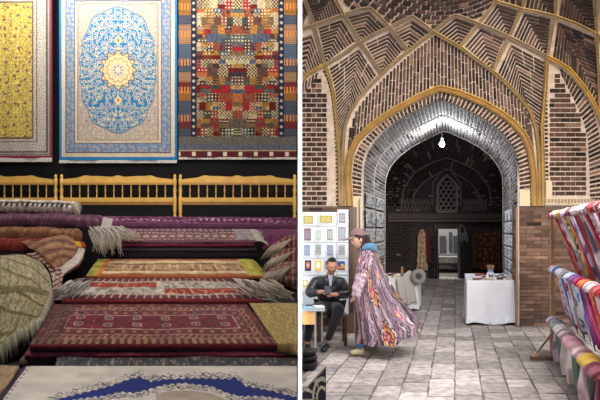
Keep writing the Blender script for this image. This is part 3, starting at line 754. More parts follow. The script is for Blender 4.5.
rug('plum folded rug directly under the dark red octagon rug', (45,322,7.0), (280,322,7.0), (26,352,5.64), (285,351.5,5.64), 0.085, f_plain((92,34,48)), 200, 12, ((126,54,68),(66,22,34),(110,48,60)))
rug('brown rug with an ochre edge at the bottom of the dark red stack', (45,330,7.0), (290,330,7.0), (20,359.5,5.70), (297,358.5,5.70), 0.09, f_plain((96,70,50)), 200, 12, ((80,66,60),(56,46,46),(120,92,60)))
rug('grey checked kilim lying flat behind the ivory and navy rug', (60,345,6.0), (296.5,345,6.0), (55,366,5.36), (296.7,366,5.36), 0.05, f_plain((66,62,64), dots=(120,112,104)), 240, 20, ((70,66,66),(50,48,50)))
rug('olive gold long-pile rug lying at the right beside the dark red rug', (249,303,7.45), (296.8,303,7.45), (277.5,343,5.64), (297,343,5.64), 0.12, f_plain((158,136,82), (0.4,3), (132,112,66)), 70, 80, ((120,100,60),(90,70,44)))
rug('red rug with ivory borders, lying between the octagon rug and the tan rug', (86,278,8.75), (232,278,8.75), (62,299,7.55), (262,299,7.55), 0.09, f_redivory, 380, 80, ((110,34,34),(70,22,26),(96,30,36)), fr=(-1, 1), frl=0.28)
rug('tan rug with ochre ends and brown vine pattern, in front of the black folded stack', (98,259,9.8), (248,259,9.8), (86,275.5,8.85), (262,275.5,8.85), 0.07, f_gold, 360, 70, ((150,80,44),(80,50,40)), fr=(1,), frc=(176,164,70), frl=0.16)
rug('ornamented kilim with cream zigzags on top of the black folded stack', (113,229,10.9), (250,229,10.9), (104,240.5,9.95), (256,240.5,9.95), 0.05, f_kilim, 360, 50, ((110,76,82),(60,30,40)), fr=(1,), frl=0.22)
rug('dark maroon folded rug just under the cream zigzag kilim', (113,234,10.9), (250,234,10.9), (110,243.5,9.93), (254,243.5,9.93), 0.07, f_plain((70,20,36)), 120, 10, ((96,30,52),(40,14,26)))
rug('charcoal folded rug in the black stack, second below the zigzag kilim', (113,238,10.9), (250,238,10.9), (109,247.8,9.95), (256,247.8,9.95), 0.075, f_plain((30,27,30)), 120, 10, ((60,54,58),(26,24,28)))
rug('black folded rug at the bottom of the black stack behind the tan rug', (113,243,10.9), (250,243,10.9), (110,252.4,9.97), (257,252.4,9.97), 0.12, f_plain((22,20,24)), 120, 10, ((32,30,34),(20,18,22)))
def f_purple(U, Vv, x, y):
    c = np.zeros(U.shape+(3,)); c[:] = (88, 46, 72); c[(np.abs(Vv-0.5) < 0.1) & (np.sin(U*210) > 0.3)] = (176, 150, 168); c[vn(U*90, Vv*10, 3) > 0.7] = (136, 84, 112); return c
rug('purple rug with dotted stripe, folded at the foot of the pine railings', (100,216,11.05), (297,217.5,11.05), (96,222,10.95), (297,224,10.95), 0.12, f_purple, 300, 20, ((88,46,70),(98,60,84),(64,30,50)), wave=0.02)
rug('mauve rug with pale dots folded below the purple striped rug', (110,225,11.0), (297,225,11.0), (106,228,10.92), (297,229,10.92), 0.12, f_purple, 300, 16, ((98,64,88),(124,100,116),(74,38,60)), wave=0.012)

# piles at the left
def f_wrap(U, Vv, x, y):
    c = np.zeros(U.shape+(3,)); c[:] = (150, 138, 130); return c
def f_band(U, Vv, x, y):
    c = np.zeros(U.shape+(3,)); c[:] = (176, 166, 152); w = np.abs((U*26 % 1)-0.5)*2; c[np.abs(np.abs(Vv-0.5)-(0.3-0.3*w)) < 0.1] = (30, 30, 34); c[(Vv < 0.1)] = (60, 40, 40); c[Vv > 0.9] = (130, 96, 96); return c
def roll(label, pts, r, cols, tass=None, name='rolled_rug', group='rugs heaped at the left', bands=None):
    """a rolled rug: long bundle along pts (pixel, pixel, depth); colours run round the girth"""
    pts = [np.array(P(*p)) for p in pts]; n = 90; pl = resample(pts, n); na = 26
    t = thing(name, tuple(pl[n//2]-np.array((0,0,r))), label, 'rug', group)
    sd = sum(map(ord, label)) % 97; V = np.zeros((n, na, 3)); Cc = np.zeros((n, na, 3))
    for i in range(n):
        d = pl[min(i+1,n-1)]-pl[max(i-1,0)]; d /= np.linalg.norm(d); up = np.array((0,0,1.0)); s = np.cross(d, up); s /= np.linalg.norm(s); u2 = np.cross(s, d)
        e = 1.0 if 2 < i < n-3 else (0.9 if i in (2, n-3) else (0.6 if i in (1, n-2) else 0.02))
        for j in range(na):
            a = 2*math.pi*j/na; rr = r*e*(1+0.06*math.sin(3*a+sd)+0.05*math.sin(i*0.21+2*a+sd)+0.02*math.sin(i*0.9+sd))
            V[i, j] = pl[i]+s*(rr*1.25*math.cos(a))+u2*(rr*math.sin(a))
    A, I = np.meshgrid(np.arange(na)/na, np.arange(n)/n)
    Cc = lin(np.clip(cols(A, I), 0, 255)); fast_grid('pile', V, Cc, M_RUG, t, closed=True)
    if tass is not None:
        mb = MB(); e = pl[-1]; d = pl[-1]-pl[-4]; d /= np.linalg.norm(d)
        for i in range(tass):
            a = 2*math.pi*i/tass; o = e-d*0.03+np.array((0, -abs(math.cos(a))*r, r*math.sin(a)*0.9)); w = random.uniform(0.08,0.16)
            mb.tube([o, o+d*w*0.6+np.array((0,-0.02,-0.02)), o+d*w+np.array((0,-0.03,-0.07)), o+d*w*1.1+np.array((0,-0.03,-0.16))], [0.018,0.014,0.01,0.004], lin(np.array((180,168,152))*random.uniform(.8,1.05)), n=5)
        mb.build('fringe', M_FAB, t, smooth=True)
    return t
def cf(base, k=None, amp=0.4, sp=50):
    def f(A, I):
        c = np.zeros(A.shape+(3,)); c[:] = base
        if k: 
            for lo, hi, col, fr in k:
                m = (A > lo) & (A < hi) & ((np.sin(I*fr) > 0) if fr else True); c[m] = col
        return c*(1-amp/2+amp*vn(I*sp, A*14, 3))[..., None]
    return f
roll('cream rug with black scroll border rolled up under the leftmost railing', [(-20,206.5,10.4),(40,207.5,10.4),(77,209,10.3)], 0.135, cf((160,142,138), [(0.0,0.13,(40,34,38),None),(0.03,0.10,(188,176,162),120),(0.13,0.25,(184,172,158),None),(0.80,0.96,(140,104,104),160)]), tass=44)
roll('purple rug roll with a white cardboard label at its end', [(-20,221,9.9),(60,220.5,9.9),(103,223,9.8)], 0.135, cf((98,62,82), [(0.0,0.10,(128,94,112),260),(0.14,0.2,(76,42,64),None),(0.85,0.9,(72,40,60),None)]), tass=None)
# paper label on the purple roll
a = P(103,216,9.55); t = MB(); t.prism([P(103,217,9.62),P(113,219,9.58),P(110,230,9.55),P(101,227,9.6)], (0,0.02,0), C(206,198,190)); tag(t.build('paper_label', M_PLAIN), 'white paper label at the end of the purple rug roll', 'label')
roll('brown rug roll between the purple roll and the red roll', [(-20,235,9.4),(40,234.5,9.4),(80,237,9.3)], 0.135, cf((124,84,60), [(0.04,0.12,(146,104,74),200),(0.15,0.3,(96,60,46),310),(0.86,0.95,(120,50,38),None)]))
roll('red rug roll above the beige striped carpet', [(-20,246,8.9),(20,246,8.9),(46,246,8.8)], 0.125, cf((112,38,34), [(0.02,0.1,(136,70,54),240),(0.82,0.92,(84,30,34),None)]))
def sheet(name, label, rows, nu, nv, fn, mat=M_RUG, group='rugs heaped at the left', cat='rug', thick=(0,0.02,-0.02), disp=0.0, par=None, sd=1):
    """cloth through a net of control points (pixel, pixel, depth)"""
    R = np.array([[P(*p) for p in r] for r in rows], float); a, b = R.shape[:2]
    def interp(x, n, arr):        # Catmull-Rom along axis 0
        k = arr.shape[0]; t = np.linspace(0, k-1, n); i = np.minimum(t.astype(int), k-2); f = (t-i).reshape((-1,)+(1,)*(arr.ndim-1))
        p1 = arr[i]; p2 = arr[i+1]; p0 = arr[np.maximum(i-1, 0)]; p3 = arr[np.minimum(i+2, k-1)]
        p0 = np.where((i == 0).reshape(f.shape), 2*p1-p2, p0); p3 = np.where((i == k-2).reshape(f.shape), 2*p2-p1, p3)
        return 0.5*(2*p1+(p2-p0)*f+(2*p0-5*p1+4*p2-p3)*f**2+(3*p1-p0-3*p2+p3)*f**3)
    G = interp(0, nv, R); G = np.swapaxes(interp(0, nu, np.swapaxes(G, 0, 1)), 0, 1)
    U, Vv = np.meshgrid(np.linspace(0, 1, nu), np.linspace(0, 1, nv))
    if disp: G[..., 1] += disp*(np.sin(U*17+Vv*3+sd)+0.5*np.sin(U*39+sd)); G[..., 2] += disp*0.5*np.sin(U*11+Vv*13+sd)
    Cc = lin(np.clip(fn(U, Vv), 0, 255))
    if label is None: return fast_grid(name, G, Cc, mat, par, thick=thick)
    t = thing(name, tuple(R.reshape(-1,3).min(0)), label, cat, group); fast_grid('pile', G, Cc, mat, t, thick=thick); return t
def c_brown(U, V):
    c = np.zeros(U.shape+(3,)); c[:] = (116, 80, 58); s = np.sin(V*26+U*10+3*np.sin(U*5)); c[s > 0.5] = (136, 98, 72); c[s < -0.9] = (78, 46, 36); c[V > 0.93] = (92, 50, 38); return c*(0.8+0.4*vn(U*20, V*20, 2))[..., None]
t = sheet('draped_rug', 'brown striped rug folded over the heap, with a pale woven end', [[(20,242,8.7),(46,237,8.85),(66,236,8.95),(80,243,8.85)],[(30,248,8.45),(54,246,8.45),(72,247,8.55),(83,252,8.55)],[(42,256,8.15),(60,257,8.15),(74,259,8.25),(80,263,8.3)],[(54,270,7.95),(60,272,7.95),(65,272,8.0),(69,271,8.1)]], 80, 60, c_brown, disp=0.02)
def c_wht(U, V):
    c = np.zeros(U.shape+(3,)); c[:] = (182, 170, 160); return c*(0.85+0.25*vn(U*12, V*30, 2))[..., None]
sheet('woven_end', None, [[(80,246,8.45),(85,249,8.4)],[(72,258,8.2),(80,261,8.15)],[(56,270,7.95),(66,272,7.9)],[(52,279,7.8),(56,283,7.8)]], 20, 60, c_wht, par=t, disp=0.006)
def c_yel(U, V):
    c = np.zeros(U.shape+(3,)); c[:] = (190, 150, 50); c[U > 0.6] = (150, 60, 40); return c
sheet('bright_corner', None, [[(74,241,8.45),(84,242,8.45)],[(76,246,8.4),(86,247,8.4)]], 12, 8, c_yel, par=t)
def c_beige(U, V):
    c = np.zeros(U.shape+(3,)); c[:] = (150, 140, 108); s = np.sin((V-0.35*U)*34); c[s > 0.86] = (104, 94, 66); s2 = np.sin((U+0.15*V)*60); c[(s2 > 0.88)] = (118, 104, 76); b = (V > 0.52) & (V < 0.6); c[b] = (110, 100, 72)
    return c*(0.78+0.4*vn(U*40, V*50, 2))[..., None]
rows = [[(-24,256,8.6),(0,255,8.5),(22,255,8.4),(37,258,8.3)],[(-24,262,7.9),(2,262,7.8),(28,264,7.8),(47,272,7.9)],[(-24,285,7.3),(6,284,7.2),(32,284,7.3),(50,290,7.5)],[(-24,318,6.9),(0,312,6.9),(24,306,7.0),(45,306,7.2)],[(-24,356,6.6),(-4,346,6.6),(18,330,6.8),(41,318,7.0)]]
t = sheet('draped_rug', 'beige and olive striped carpet draped over the heap at far left', rows, 120, 140, c_beige, disp=0.012)
mb = MB()
for i in range(70):
    u = (i+0.5)/70; p = np.array(P(*[np.interp(u, [0,.33,.66,1], [r[k] for r in rows[4]]) for k in range(3)]))
    l = random.uniform(0.22, 0.36)*(1.1-0.45*u); dx = random.uniform(-0.01, 0.03)
    mb.tube([p, p+np.array((dx,-0.02,-l*0.5)), p+np.array((dx*1.5,-0.015,-l))], [0.02,0.02,0.006], lin(np.array((168,162,138))*random.uniform(0.75,1.05)), n=5)
mb.build('fringe', M_FAB, t, smooth=True); mb = MB()
for i in range(34):      # side fringe running up the right rim
    u = (i+0.5)/34; p = np.array(P(*[np.interp(u, [0,.25,.5,.75,1], [r[3][k] for r in rows]) for k in range(3)]))
    mb.tube([p, p+np.array((0.04,-0.02,-0.05)), p+np.array((0.07,-0.02,-0.16-0.06*random.random()))], [0.016,0.014,0.005], lin(np.array((164,156,134))*random.uniform(0.75,1.05)), n=5)
mb.build('fringe', M_FAB, t, smooth=True)
def c_pink(U, V):
    c = np.zeros(U.shape+(3,)); c[:] = (132, 96, 92); s = np.sin(V*70); c[s > 0.4] = (170, 152, 132); c[s < -0.7] = (90, 40, 50); return c*(0.85+0.3*vn(U*20, V*30, 2))[..., None]
sheet('draped_rug', 'pink and cream striped rug between the beige carpet and the brown rug', [[(26,254,8.35),(44,250,8.4)],[(44,264,8.1),(58,262,8.1)],[(52,280,7.8),(62,276,7.8)],[(52,300,7.5),(58,292,7.6)]], 40, 70, c_pink, disp=0.01)
def c_tan(U, V):
    c = np.zeros(U.shape+(3,)); c[:] = (146, 120, 92); c[(U < 0.2)] = (120, 96, 70); return c*(0.85+0.3*vn(U*8, V*8, 2))[..., None]
sheet('draped_rug', 'plain tan rug corner at the far left beside the ivory rug', [[(-12,364,5.32),(19,366,5.3)],[(-20,378,4.9),(10,380,4.85)],[(-30,402,4.3),(-8,402,4.3)]], 40, 40, c_tan, thick=(0,0.0,-0.05))
# white tassel bundle hanging between the left heap and the black stack
def tassels(label, items, r=0.016, col=(200,190,176), jit=0.02):
    mb = MB()
    for (a, b, c_) in items:
        a, b, c_ = [np.array(P(*q)) for q in (a, b, c_)]; mb.tube([a, b+np.random.RandomState(int(a[0]*1e4) % 1000).uniform(-jit, jit, 3), c_], [r*0.6, r*0.55, r*0.3], lin(np.array(col)*random.uniform(0.72,1.0)), n=6)
    o = mb.build('rug_tassels', M_FAB, smooth=True); return tag(o, label, 'tassels')
it = []
for i in range(90):
    x = 88+random.random()*26; y = 226+random.random()*8; it.append(((x,y,9.5),(x+3+random.random()*6,y+7,9.4),(x+2+random.random()*10,y+12+random.random()*14,9.4)))
for i in range(60):
    x = 108+random.random()*14; y = 226+random.random()*5; it.append(((x,y,9.8),(x+8,y+3+random.random()*3,9.7),(x+16+random.random()*6,y+4+random.random()*7,9.7)))
tassels('loose cream tassels hanging between the purple roll and the zigzag kilim', it)
it = []
for i in range(70):
    x = 60+random.random()*22; y = 282+random.random()*8; it.append(((x+8,y-2,7.7),(x+2,y+2,7.6),(x-4-random.random()*4,y+6+random.random()*5,7.55)))
tassels('white tassels spread beside the left end of the red and ivory rug', it, col=(206,200,192))
# heap of folded rug ends at the right, against the partition
def c_mar(k):
    def f(U, V):
        c = np.zeros(U.shape+(3,)); c[:] = (96, 34, 40) if k else (110, 70, 62); s = np.sin(U*30); c[s > 0.6] = (150, 120, 104); c[np.sin(V*40) > 0.85] = (60, 20, 30); return c*(0.8+0.4*vn(U*20, V*20, 2))[..., None]
    return f
for k, (x0, y0, Yd, lab) in enumerate(((271,243,9.6,'topmost'),(270,256,9.1,'middle'),(266,270,8.5,'lowest'))):
    xr = 297-0.0; t = sheet('folded_rug_end', None, [[(x0+6,y0-2,Yd+0.4),(x0+16,y0-8,Yd+0.4),(xr-0.2,y0-10,Yd+0.4)],[(x0,y0+3,Yd),(x0+13,y0-2,Yd),(xr-0.3,y0-3,Yd)],[(x0+3,y0+9,Yd-0.1),(x0+15,y0+9,Yd-0.15),(xr-0.4,y0+11,Yd-0.15)],[(x0+8,y0+13,Yd),(x0+17,y0+15,Yd-0.05),(xr-0.3,y0+18,Yd)]], 40, 40, c_mar(k != 2), disp=0.006)
    tag(t, 'maroon folded rug end with cream tassels by the partition, %s of three' % lab, 'rug', 'rug ends heaped at the right')
    mb = MB()
    for i in range(24):
        u = i/23; s0 = P(x0+1+u*(xr-x0-6), y0+3-u*7, Yd-0.08); s1 = P(x0-5+u*(xr-x0-8), y0+9-u*5, Yd-0.16); s2 = P(x0-9+u*(xr-x0-9)+random.uniform(-2,2), y0+16-u*3, Yd-0.16)
        mb.tube([s0, s1, s2], [0.013,0.012,0.005], lin(np.array((176,158,138))*random.uniform(0.65,0.98)), n=6)
    f = mb.build('tassel_row', M_FAB, t, smooth=True)
sheet('draped_rug', 'magenta purple rug draped behind the heaped rug ends at the right', [[(262,232,10.6),(280,229,10.6),(297,230,10.6)],[(264,238,10.2),(281,236,10.2),(297,236,10.2)],[(262,250,10.0),(280,250,10.0),(296.8,250,10.0)]], 50, 30, f_plain2 if False else (lambda U, V: np.zeros(U.shape+(3,))+np.array((88,34,66))*(0.8+0.4*vn(U*20, V*10, 2))[..., None]), disp=0.01, group='rug ends heaped at the right')
it = []
for i in range(90):
    x = 232+random.random()*45; y = 282+random.random()*10; it.append(((x,y-3,7.75),(x+7,y+1,7.6),(x+12+random.random()*8,y+5+random.random()*5,7.55)))
tassels('cream tassels spread at the right end of the red and ivory rug', it, col=(196,184,168))
# stepped display platform under the rugs
mb = MB()
def step(px0, px1, top0, top1, Ya, Yb):     # sloping top, down to the floor
    a = P(px0, top0, Ya); b = P(px1, top0, Ya); c_ = P(px0, top1, Yb); d = P(px1, top1, Yb)
    q = [a, b, d, c_]; vs = q+[(p[0], p[1], 0.0) for p in q]
    mb.add(vs, [(0,1,2,3),(4,7,6,5),(0,4,5,1),(1,5,6,2),(2,6,7,3),(3,7,4,0)], C(24,21,22))
step(-2, 296, 440, 402, 4.3, 5.15); step(30, 296.5, 378, 341, 5.6, 7.3); step(66, 296.5, 309, 289, 7.6, 8.7); step(92, 296.5, 284, 269, 8.9, 9.8); step(112, 296.5, 262, 252, 10.05, 11.1)
step(-40, 60, 256, 243, 8.7, 9.0); step(-40, 78, 244, 232, 9.15, 10.9)
tag(mb.build('display_platform', M_PLAIN), 'dark stepped platform the rugs are piled on', 'platform')
# ============================================================ BAZAAR HALL: THINGS
# hanging bulb in the passage
bp = P(442, 144, 11.2)
t = thing('hanging_bulb', bp, 'bright white bulb hanging on a cord in the passage arch', 'light')
mb = MB(); mb.ell(bp, (0.055,0.055,0.06), C(255,255,255), 14, 10)
o = mb.build('bulb', M_PLAIN, t, smooth=True)
em = bpy.data.materials.new('glowing_bulb'); em.use_nodes = True; nb = em.node_tree.nodes['Principled BSDF']
nb.inputs['Emission Color'].default_value = (0.9, 0.95, 1, 1); nb.inputs['Emission Strength'].default_value = 14; o.data.materials[0] = em
mb = MB(); mb.lathe([(0.022,0.05),(0.03,0.06),(0.03,0.12),(0.012,0.14)], bp, C(60,58,56), n=10); mb.build('socket', M_PLAIN, t)
mb = MB(); mb.tube([(bp[0],bp[1],bp[2]+0.13),(bp[0],bp[1],P(0,121,11.2)[2])], 0.007, C(20,20,20), n=5); mb.build('cord', M_PLAIN, t)
pl = bpy.data.lights.new('bulb_light', 'POINT'); pl.energy = BULB; pl.color = (0.82, 0.91, 1.0); pl.shadow_soft_size = 0.07
po = bpy.data.objects.new('bulb_light', pl); COL.objects.link(po); po.location = (bp[0], bp[1]-0.12, bp[2]-0.02); po.parent = t; po.matrix_parent_inverse = t.matrix_basis.inverted()

# white display board with prints, left of the passage
YB2 = 8.55
t = thing('display_board', P(325,330,YB2), 'large white display board covered with small prints, behind the seated man', 'board')
mb = MB(); bx(mb, 300.6, 336.8, 212, 314, YB2, 0.03, C(206,212,216)); bx(mb, 337.4, 348.5, 209.5, 314, YB2, 0.03, C(204,210,214)); mb.build('panel', M_PLAIN, t)
mb = MB()
for y in (225.6,242,257.8,274.5,292): bx(mb, 300.6, 348.3, y, y+0.7, YB2-0.012, 0.012, C(170,176,182))
for x in (301.2,317.6,336.6,348): bx(mb, x, x+0.6, 212, 314, YB2-0.012, 0.012, C(184,190,194))
mb.build('frame', M_PLAIN, t)
for x in (304, 341.5): mb = MB(); bx(mb, x, x+1.6, 314, 335, YB2+0.0, 0.03, C(150,150,150)); mb.build('leg', M_METAL, t)
PR = [ (303.2,313.2,215.5,223.8,'gold','wide pale gold print at top left of the board'),
 (319.5,332.5,215.5,222.8,'gold','wide pale gold print beside the top left one on the board'),
 (339,345.5,213,223,'grey','narrow grey print at the top right of the board'),
 (304,311,228.2,240.5,'mauve','mauve patterned print in the second row, leftmost on the board'),
 (315.5,321.5,230,239.5,'green','pale green print in the second row of the board'),
 (327,332.8,229,240,'lace','grey lattice print in the second row, third from the left'),
 (338,345.8,226.5,240.8,'grey2','tall grey print in the second row at the right of the board'),
 (304,310,245,255.5,'blue','blue grey print in the third row, leftmost on the board'),
 (315.2,321.2,244,254.8,'dark','charcoal ornamented print in the third row of the board'),
 (327,333.2,245,255.5,'blue','blue grey print in the third row, just above the man'),
 (338.5,345.3,244.4,254.8,'dark','charcoal ornamented print in the third row at the right edge of the board'),
 (304.8,311.2,260.2,271,'rose','dark print with a red flower, left of the seated man'),
 (314.8,321.4,260.4,271,'yellow','yellow print with a white flower, beside the seated man'),
 (324.5,329,260,270,'dark','dark print half hidden behind the head of the seated man'),
 (337.6,345,261.2,269.8,'paint','small painting in blue and orange, right of the head of the seated man'),
 (302.6,308,280,286.8,'yellow','small yellow green print low on the board, left of the man') ]
PC = {'gold':((198,190,120),(150,130,70)),'grey':((170,172,176),(110,112,118)),'mauve':((150,132,142),(104,84,96)),'green':((190,206,196),(150,170,160)),'lace':((190,196,190),(96,100,98)),'grey2':((168,170,174),(130,132,138)),
 'blue':((158,170,190),(96,112,140)),'dark':((110,116,120),(176,182,182)),'rose':((60,52,56),(196,110,90)),'yellow':((206,182,96),(240,236,210)),'paint':((60,84,150),(214,140,60))}
for (x0,x1,y0,y1,kd,lab) in PR:
    nx, ny = 22, 30; X, Yy = np.meshgrid(np.linspace(x0,x1,nx), np.linspace(y0,y1,ny)); U = (X-x0)/(x1-x0); V_ = (Yy-y0)/(y1-y0)
    Yp = YB2-0.02; Vv = np.stack([(X-300)*Yp/F, np.full(X.shape, Yp), EYE+(HZ-Yy)*Yp/F], -1)
    A, B = PC[kd]; c = np.zeros(X.shape+(3,)); c[:] = A
    if kd in ('rose','yellow'): c[np.hypot(U-0.5, V_-0.45) < 0.3] = B; c[np.hypot(U-0.5, V_-0.45) < 0.1] = (230,220,190)
    elif kd == 'paint': c[V_ > 0.5+0.2*np.sin(U*7)] = B; c[(V_ > 0.85)] = (120,70,40); c[np.hypot(U-0.6, (V_-0.4)) < 0.12] = (240,220,150)
    else: c[(np.sin(U*19)*np.sin(V_*25) > 0.15)] = B; e = np.minimum(np.minimum(U,1-U),np.minimum(V_,1-V_)); c[(e > 0.06) & (e < 0.12)] = B
    p = thing('print', P((x0+x1)/2, y1, Yp), lab, 'print', 'prints on the white board')
    fast_grid('picture', Vv, lin(c), M_PLAIN, p, thick=(0,0.006,0), smooth=False)
    mb = MB(); bx(mb, x0-1.0, x1+1.0, y0-1.0, y1+1.0, YB2-0.013, 0.01, C(216,220,222)); mb.build('mount', M_PLAIN, p)
# wooden post and trim beside the board
mb = MB(); bx(mb, 349.6, 356.8, 207, 335, 8.7, 0.10, C(84,58,42)); bx(mb, 351.6, 352.4, 207, 335, 8.69, 0.01, C(44,30,24)); bx(mb, 344, 357.4, 313, 335, 8.68, 0.03, C(92,68,50))
tag(mb.build('wooden_post', M_WOOD), 'dark brown wooden post between the display board and the passage', 'post')
mb = MB(); mb.tube([P(361,198,9.2), P(361,250,9.2), P(361,329,9.2)], 0.022, C(206,196,170), n=8)
tag(mb.build('pale_pole', M_WOOD, smooth=True), 'thin pale pole standing against the left edge of the passage', 'pole')
mb = MB(); bx(mb, 516.3, 518.2, 207, 327, 9.2, 0.05, C(150,112,82))
tag(mb.build('wooden_strip', M_WOOD), 'thin upright wooden strip at the right edge of the passage', 'strip')

# sheets hanging on both passage walls
def jamb_sheet(side, u0, u1, z0, z1, label, base, ink, kd):
    x = 362 if side == 'l' else 519; sg = 1 if side == 'l' else -1
    a = bar((x,326),u0); b = bar((x,326),u1); off = 0.045*sg
    n, q = 14, 18; U, V_ = np.meshgrid(np.linspace(0,1,n), np.linspace(0,1,q))
    X = a[0]+(b[0]-a[0])*U+off+sg*0.008*np.sin(U*9+V_*3+z0*7)*V_; Yg = a[1]+(b[1]-a[1])*U; Z = z1+(z0-z1)*V_
    c = np.zeros(U.shape+(3,)); c[:] = base; w = vn(U*6+z0*9, V_*8+u0*31, 4)
    c[(w > 0.55) & (V_ > 0.12) & (V_ < 0.9)] = ink
    if kd: c[(V_ > 0.85)] = tuple(np.array(base)*0.7)
    o = fast_grid('hanging_print', np.stack([X,Yg,Z],-1), lin(c), M_PLAIN, None, thick=(0.006*sg,0,0)); return tag(o, label, 'print', 'prints hung on the passage walls')
names_r = ['topmost row','second row down','third row down','fourth row down','fifth row down','lowest row']
cols_r = ['nearest viewer','middle','deepest']
for r in range(6):
    z1 = 1.98-r*0.235
    for k in range(3):
        jamb_sheet('r', 0.06+k*0.23, 0.26+k*0.23, z1-0.2, z1, 'white print on the right passage wall, %s, %s' % (names_r[r], cols_r[k]), (236,236,238), (176,176,182), 0)
names_l = ['top row','second row','third row','bottom row']
zl = [(2.24,2.0),(1.96,1.66),(1.62,1.38),(1.34,1.06)]
for r in range(4):
    for k in range(2):
        jamb_sheet('l', 0.04+k*0.42, 0.42+k*0.42, zl[r][1], zl[r][0], 'grey printed sheet on the left passage wall, %s, %s' % (names_l[r], ('nearer the viewer','deeper in the passage')[k]), (190,188,186), (124,122,120), 0)

# ---- tables with white cloths
def cloth_table(x0, x1, Ya, Yb, ztop, label_t, label_c, col, kx=KR, hem=0.03):
    def c4(x, Yd): return x
    A = np.array((x0, Ya)); B = np.array((x1, Ya)); Cc_ = np.array((x1+kx*(Yb-Ya), Yb)); Dd = np.array((x0+kx*(Yb-Ya), Yb))
    t = thing('table', ((x0+x1)/2, Ya+0.02, 0), label_t, 'table')
    mb = MB(); mb.prism([(A[0]+.03,A[1]+.03,ztop-0.03),(B[0]-.03,B[1]+.03,ztop-0.03),(Cc_[0]-.03,Cc_[1]-.03,ztop-0.03),(Dd[0]+.03,Dd[1]-.03,ztop-0.03)], (0,0,0.025), C(120,90,64)); mb.build('tabletop', M_WOOD, t)
    for q in (A+(.08,.08), B+(-.08,.08), Cc_+(-.1,-.08), Dd+(.06,-.08)):
        mb = MB(); mb.tube([(q[0],q[1],0),(q[0],q[1],ztop-0.03)], 0.02, C(90,88,86), n=8); mb.build('leg', M_METAL, t)
    loop = resample([A, B, Cc_, Dd, A], 161)[:-1]; cen = loop.mean(0); n = len(loop); rows = []
    lv = [0, 0.02, 0.2, 0.5, 0.8, 1.0]
    for k, v in enumerate([-2, -1]+list(range(6))):
        if v < 0: s = 0.02 if v == -2 else 0.97; rows.append([(cen[0]+(p[0]-cen[0])*s, cen[1]+(p[1]-cen[1])*s, ztop+0.006) for p in loop]); continue
        f = lv[v]; r = []
        for i, p in enumerate(loop):
            d = (p-cen)/np.linalg.norm(p-cen); w = 0.02*f*math.sin(i*0.55+math.sin(i*0.13)*3)+0.012*f*math.sin(i*1.3)+0.02*f; q = p+d*(0.012+w)
            r.append((q[0], q[1], ztop-(ztop-hem-0.02*math.sin(i*0.31)-0.0)*f if f else ztop+0.003))
        rows.append(r)
    V = np.array(rows); c = np.zeros(V.shape); c[:] = lin(col)
    o = fast_grid('tablecloth', V, c, M_SILK2, None, closed=True, thick=(0,0,-0.003)); tag(o, label_c, 'tablecloth')
    return t
M_SILK2 = vmat('cotton_cloth', 0.85, 0.15, 12, var=0.04, nscale=4)
xr_a = P(467,0,9.4)[0]; xr_b = P(514.5,0,9.4)[0]
cloth_table(xr_a, xr_b, 9.42, 11.0, P(0,281,9.42)[2], 'table under a white cloth at the right side of the passage', 'white cloth draped over the table at the right side of the passage', (214,214,218))
xl_a = bar((362,326),0.55)[0]+0.08; xl_b = P(417,0,11.1)[0]
cloth_table(xl_a, xl_b, 11.1, 12.3, P(0,278,11.1)[2], 'table under a white cloth at the left side of the passage, behind the walking woman', 'white cloth draped over the table at the left side of the passage', (206,206,208))
# goods on the tables
def good(name, label, c, cat, prof=None, col=(140,110,90), mat=None, box=None, rot=0, group=None):
    mb = MB()
    if prof: mb.lathe(prof, c, C(*col), n=14)
    if box:
        a, b, h = box; q = []
        for sx, sy in ((-1,-1),(1,-1),(1,1),(-1,1)):
            x, y = sx*a, sy*b; q.append((c[0]+x*math.cos(rot)-y*math.sin(rot), c[1]+x*math.sin(rot)+y*math.cos(rot), c[2]))
        mb.prism(q, (0,0,h), C(*col))
        mb.prism([lerp(p, c, 0.25) for p in [(z[0],z[1],z[2]+h) for z in q]], (0,0,0.004), C(*[min(255,k*1.3) for k in col]))
    return tag(mb.build(name, mat or M_PLAIN, smooth=bool(prof)), label, cat, group)
zt = P(0,281,9.42)[2]+0.009
def on(px, py, z): Yd = (EYE-z)*F/(py-HZ); return ((px-300)*Yd/F, Yd, z)
c0 = on(490.5, 276.5, zt)
t = thing('painted_vase', c0, 'blue and white painted pot holding brown sticks on the right table', 'pot')
mb = MB(); mb.lathe([(0.035,0),(0.055,0.03),(0.06,0.07),(0.045,0.1),(0.05,0.12)], c0, C(120,136,176), n=16); mb.build('pot', M_PLAIN, t, smooth=True)
mb = MB(); mb.lathe([(0.0605,0.045),(0.062,0.06),(0.0605,0.075)], c0, C(220,222,230), n=16); mb.build('white_band', M_PLAIN, t)
for k in range(9): mb = MB(); a = k*0.7; mb.tube([(c0[0]+0.02*math.cos(a),c0[1]+0.02*math.sin(a),c0[2]+0.04),(c0[0]+0.06*math.cos(a),c0[1]+0.05*math.sin(a),c0[2]+0.21)], [0.007,0.016], C(132,96,72), n=6); mb.build('stick', M_WOOD, t)
kinds = [('square white box lid',(206,200,190)),('small brown wooden box',(124,84,56)),('small red trinket box',(140,60,48)),('pale straw coaster',(188,168,130)),('dark carved trinket box',(70,50,42))]
spots = [(474,278.6),(478,275.6),(480,279.2),(484,277.6),(486.5,279.6),(494,279),(497.5,276.4),(500,279.4),(504,277.6),(508,279.3),(510,276.6),(483,275),(502,275.4),(476,280),(491,280)]
spn = ['at the front left corner','towards the back left','near the front left','left of the painted pot','in front of the painted pot, to its left','just right of the painted pot','behind the middle right','at the front, right of centre','in the right half','at the front right','at the back right corner','at the back, left of the pot','at the back, right of the pot','nearest the front left edge','nearest the front edge under the pot']
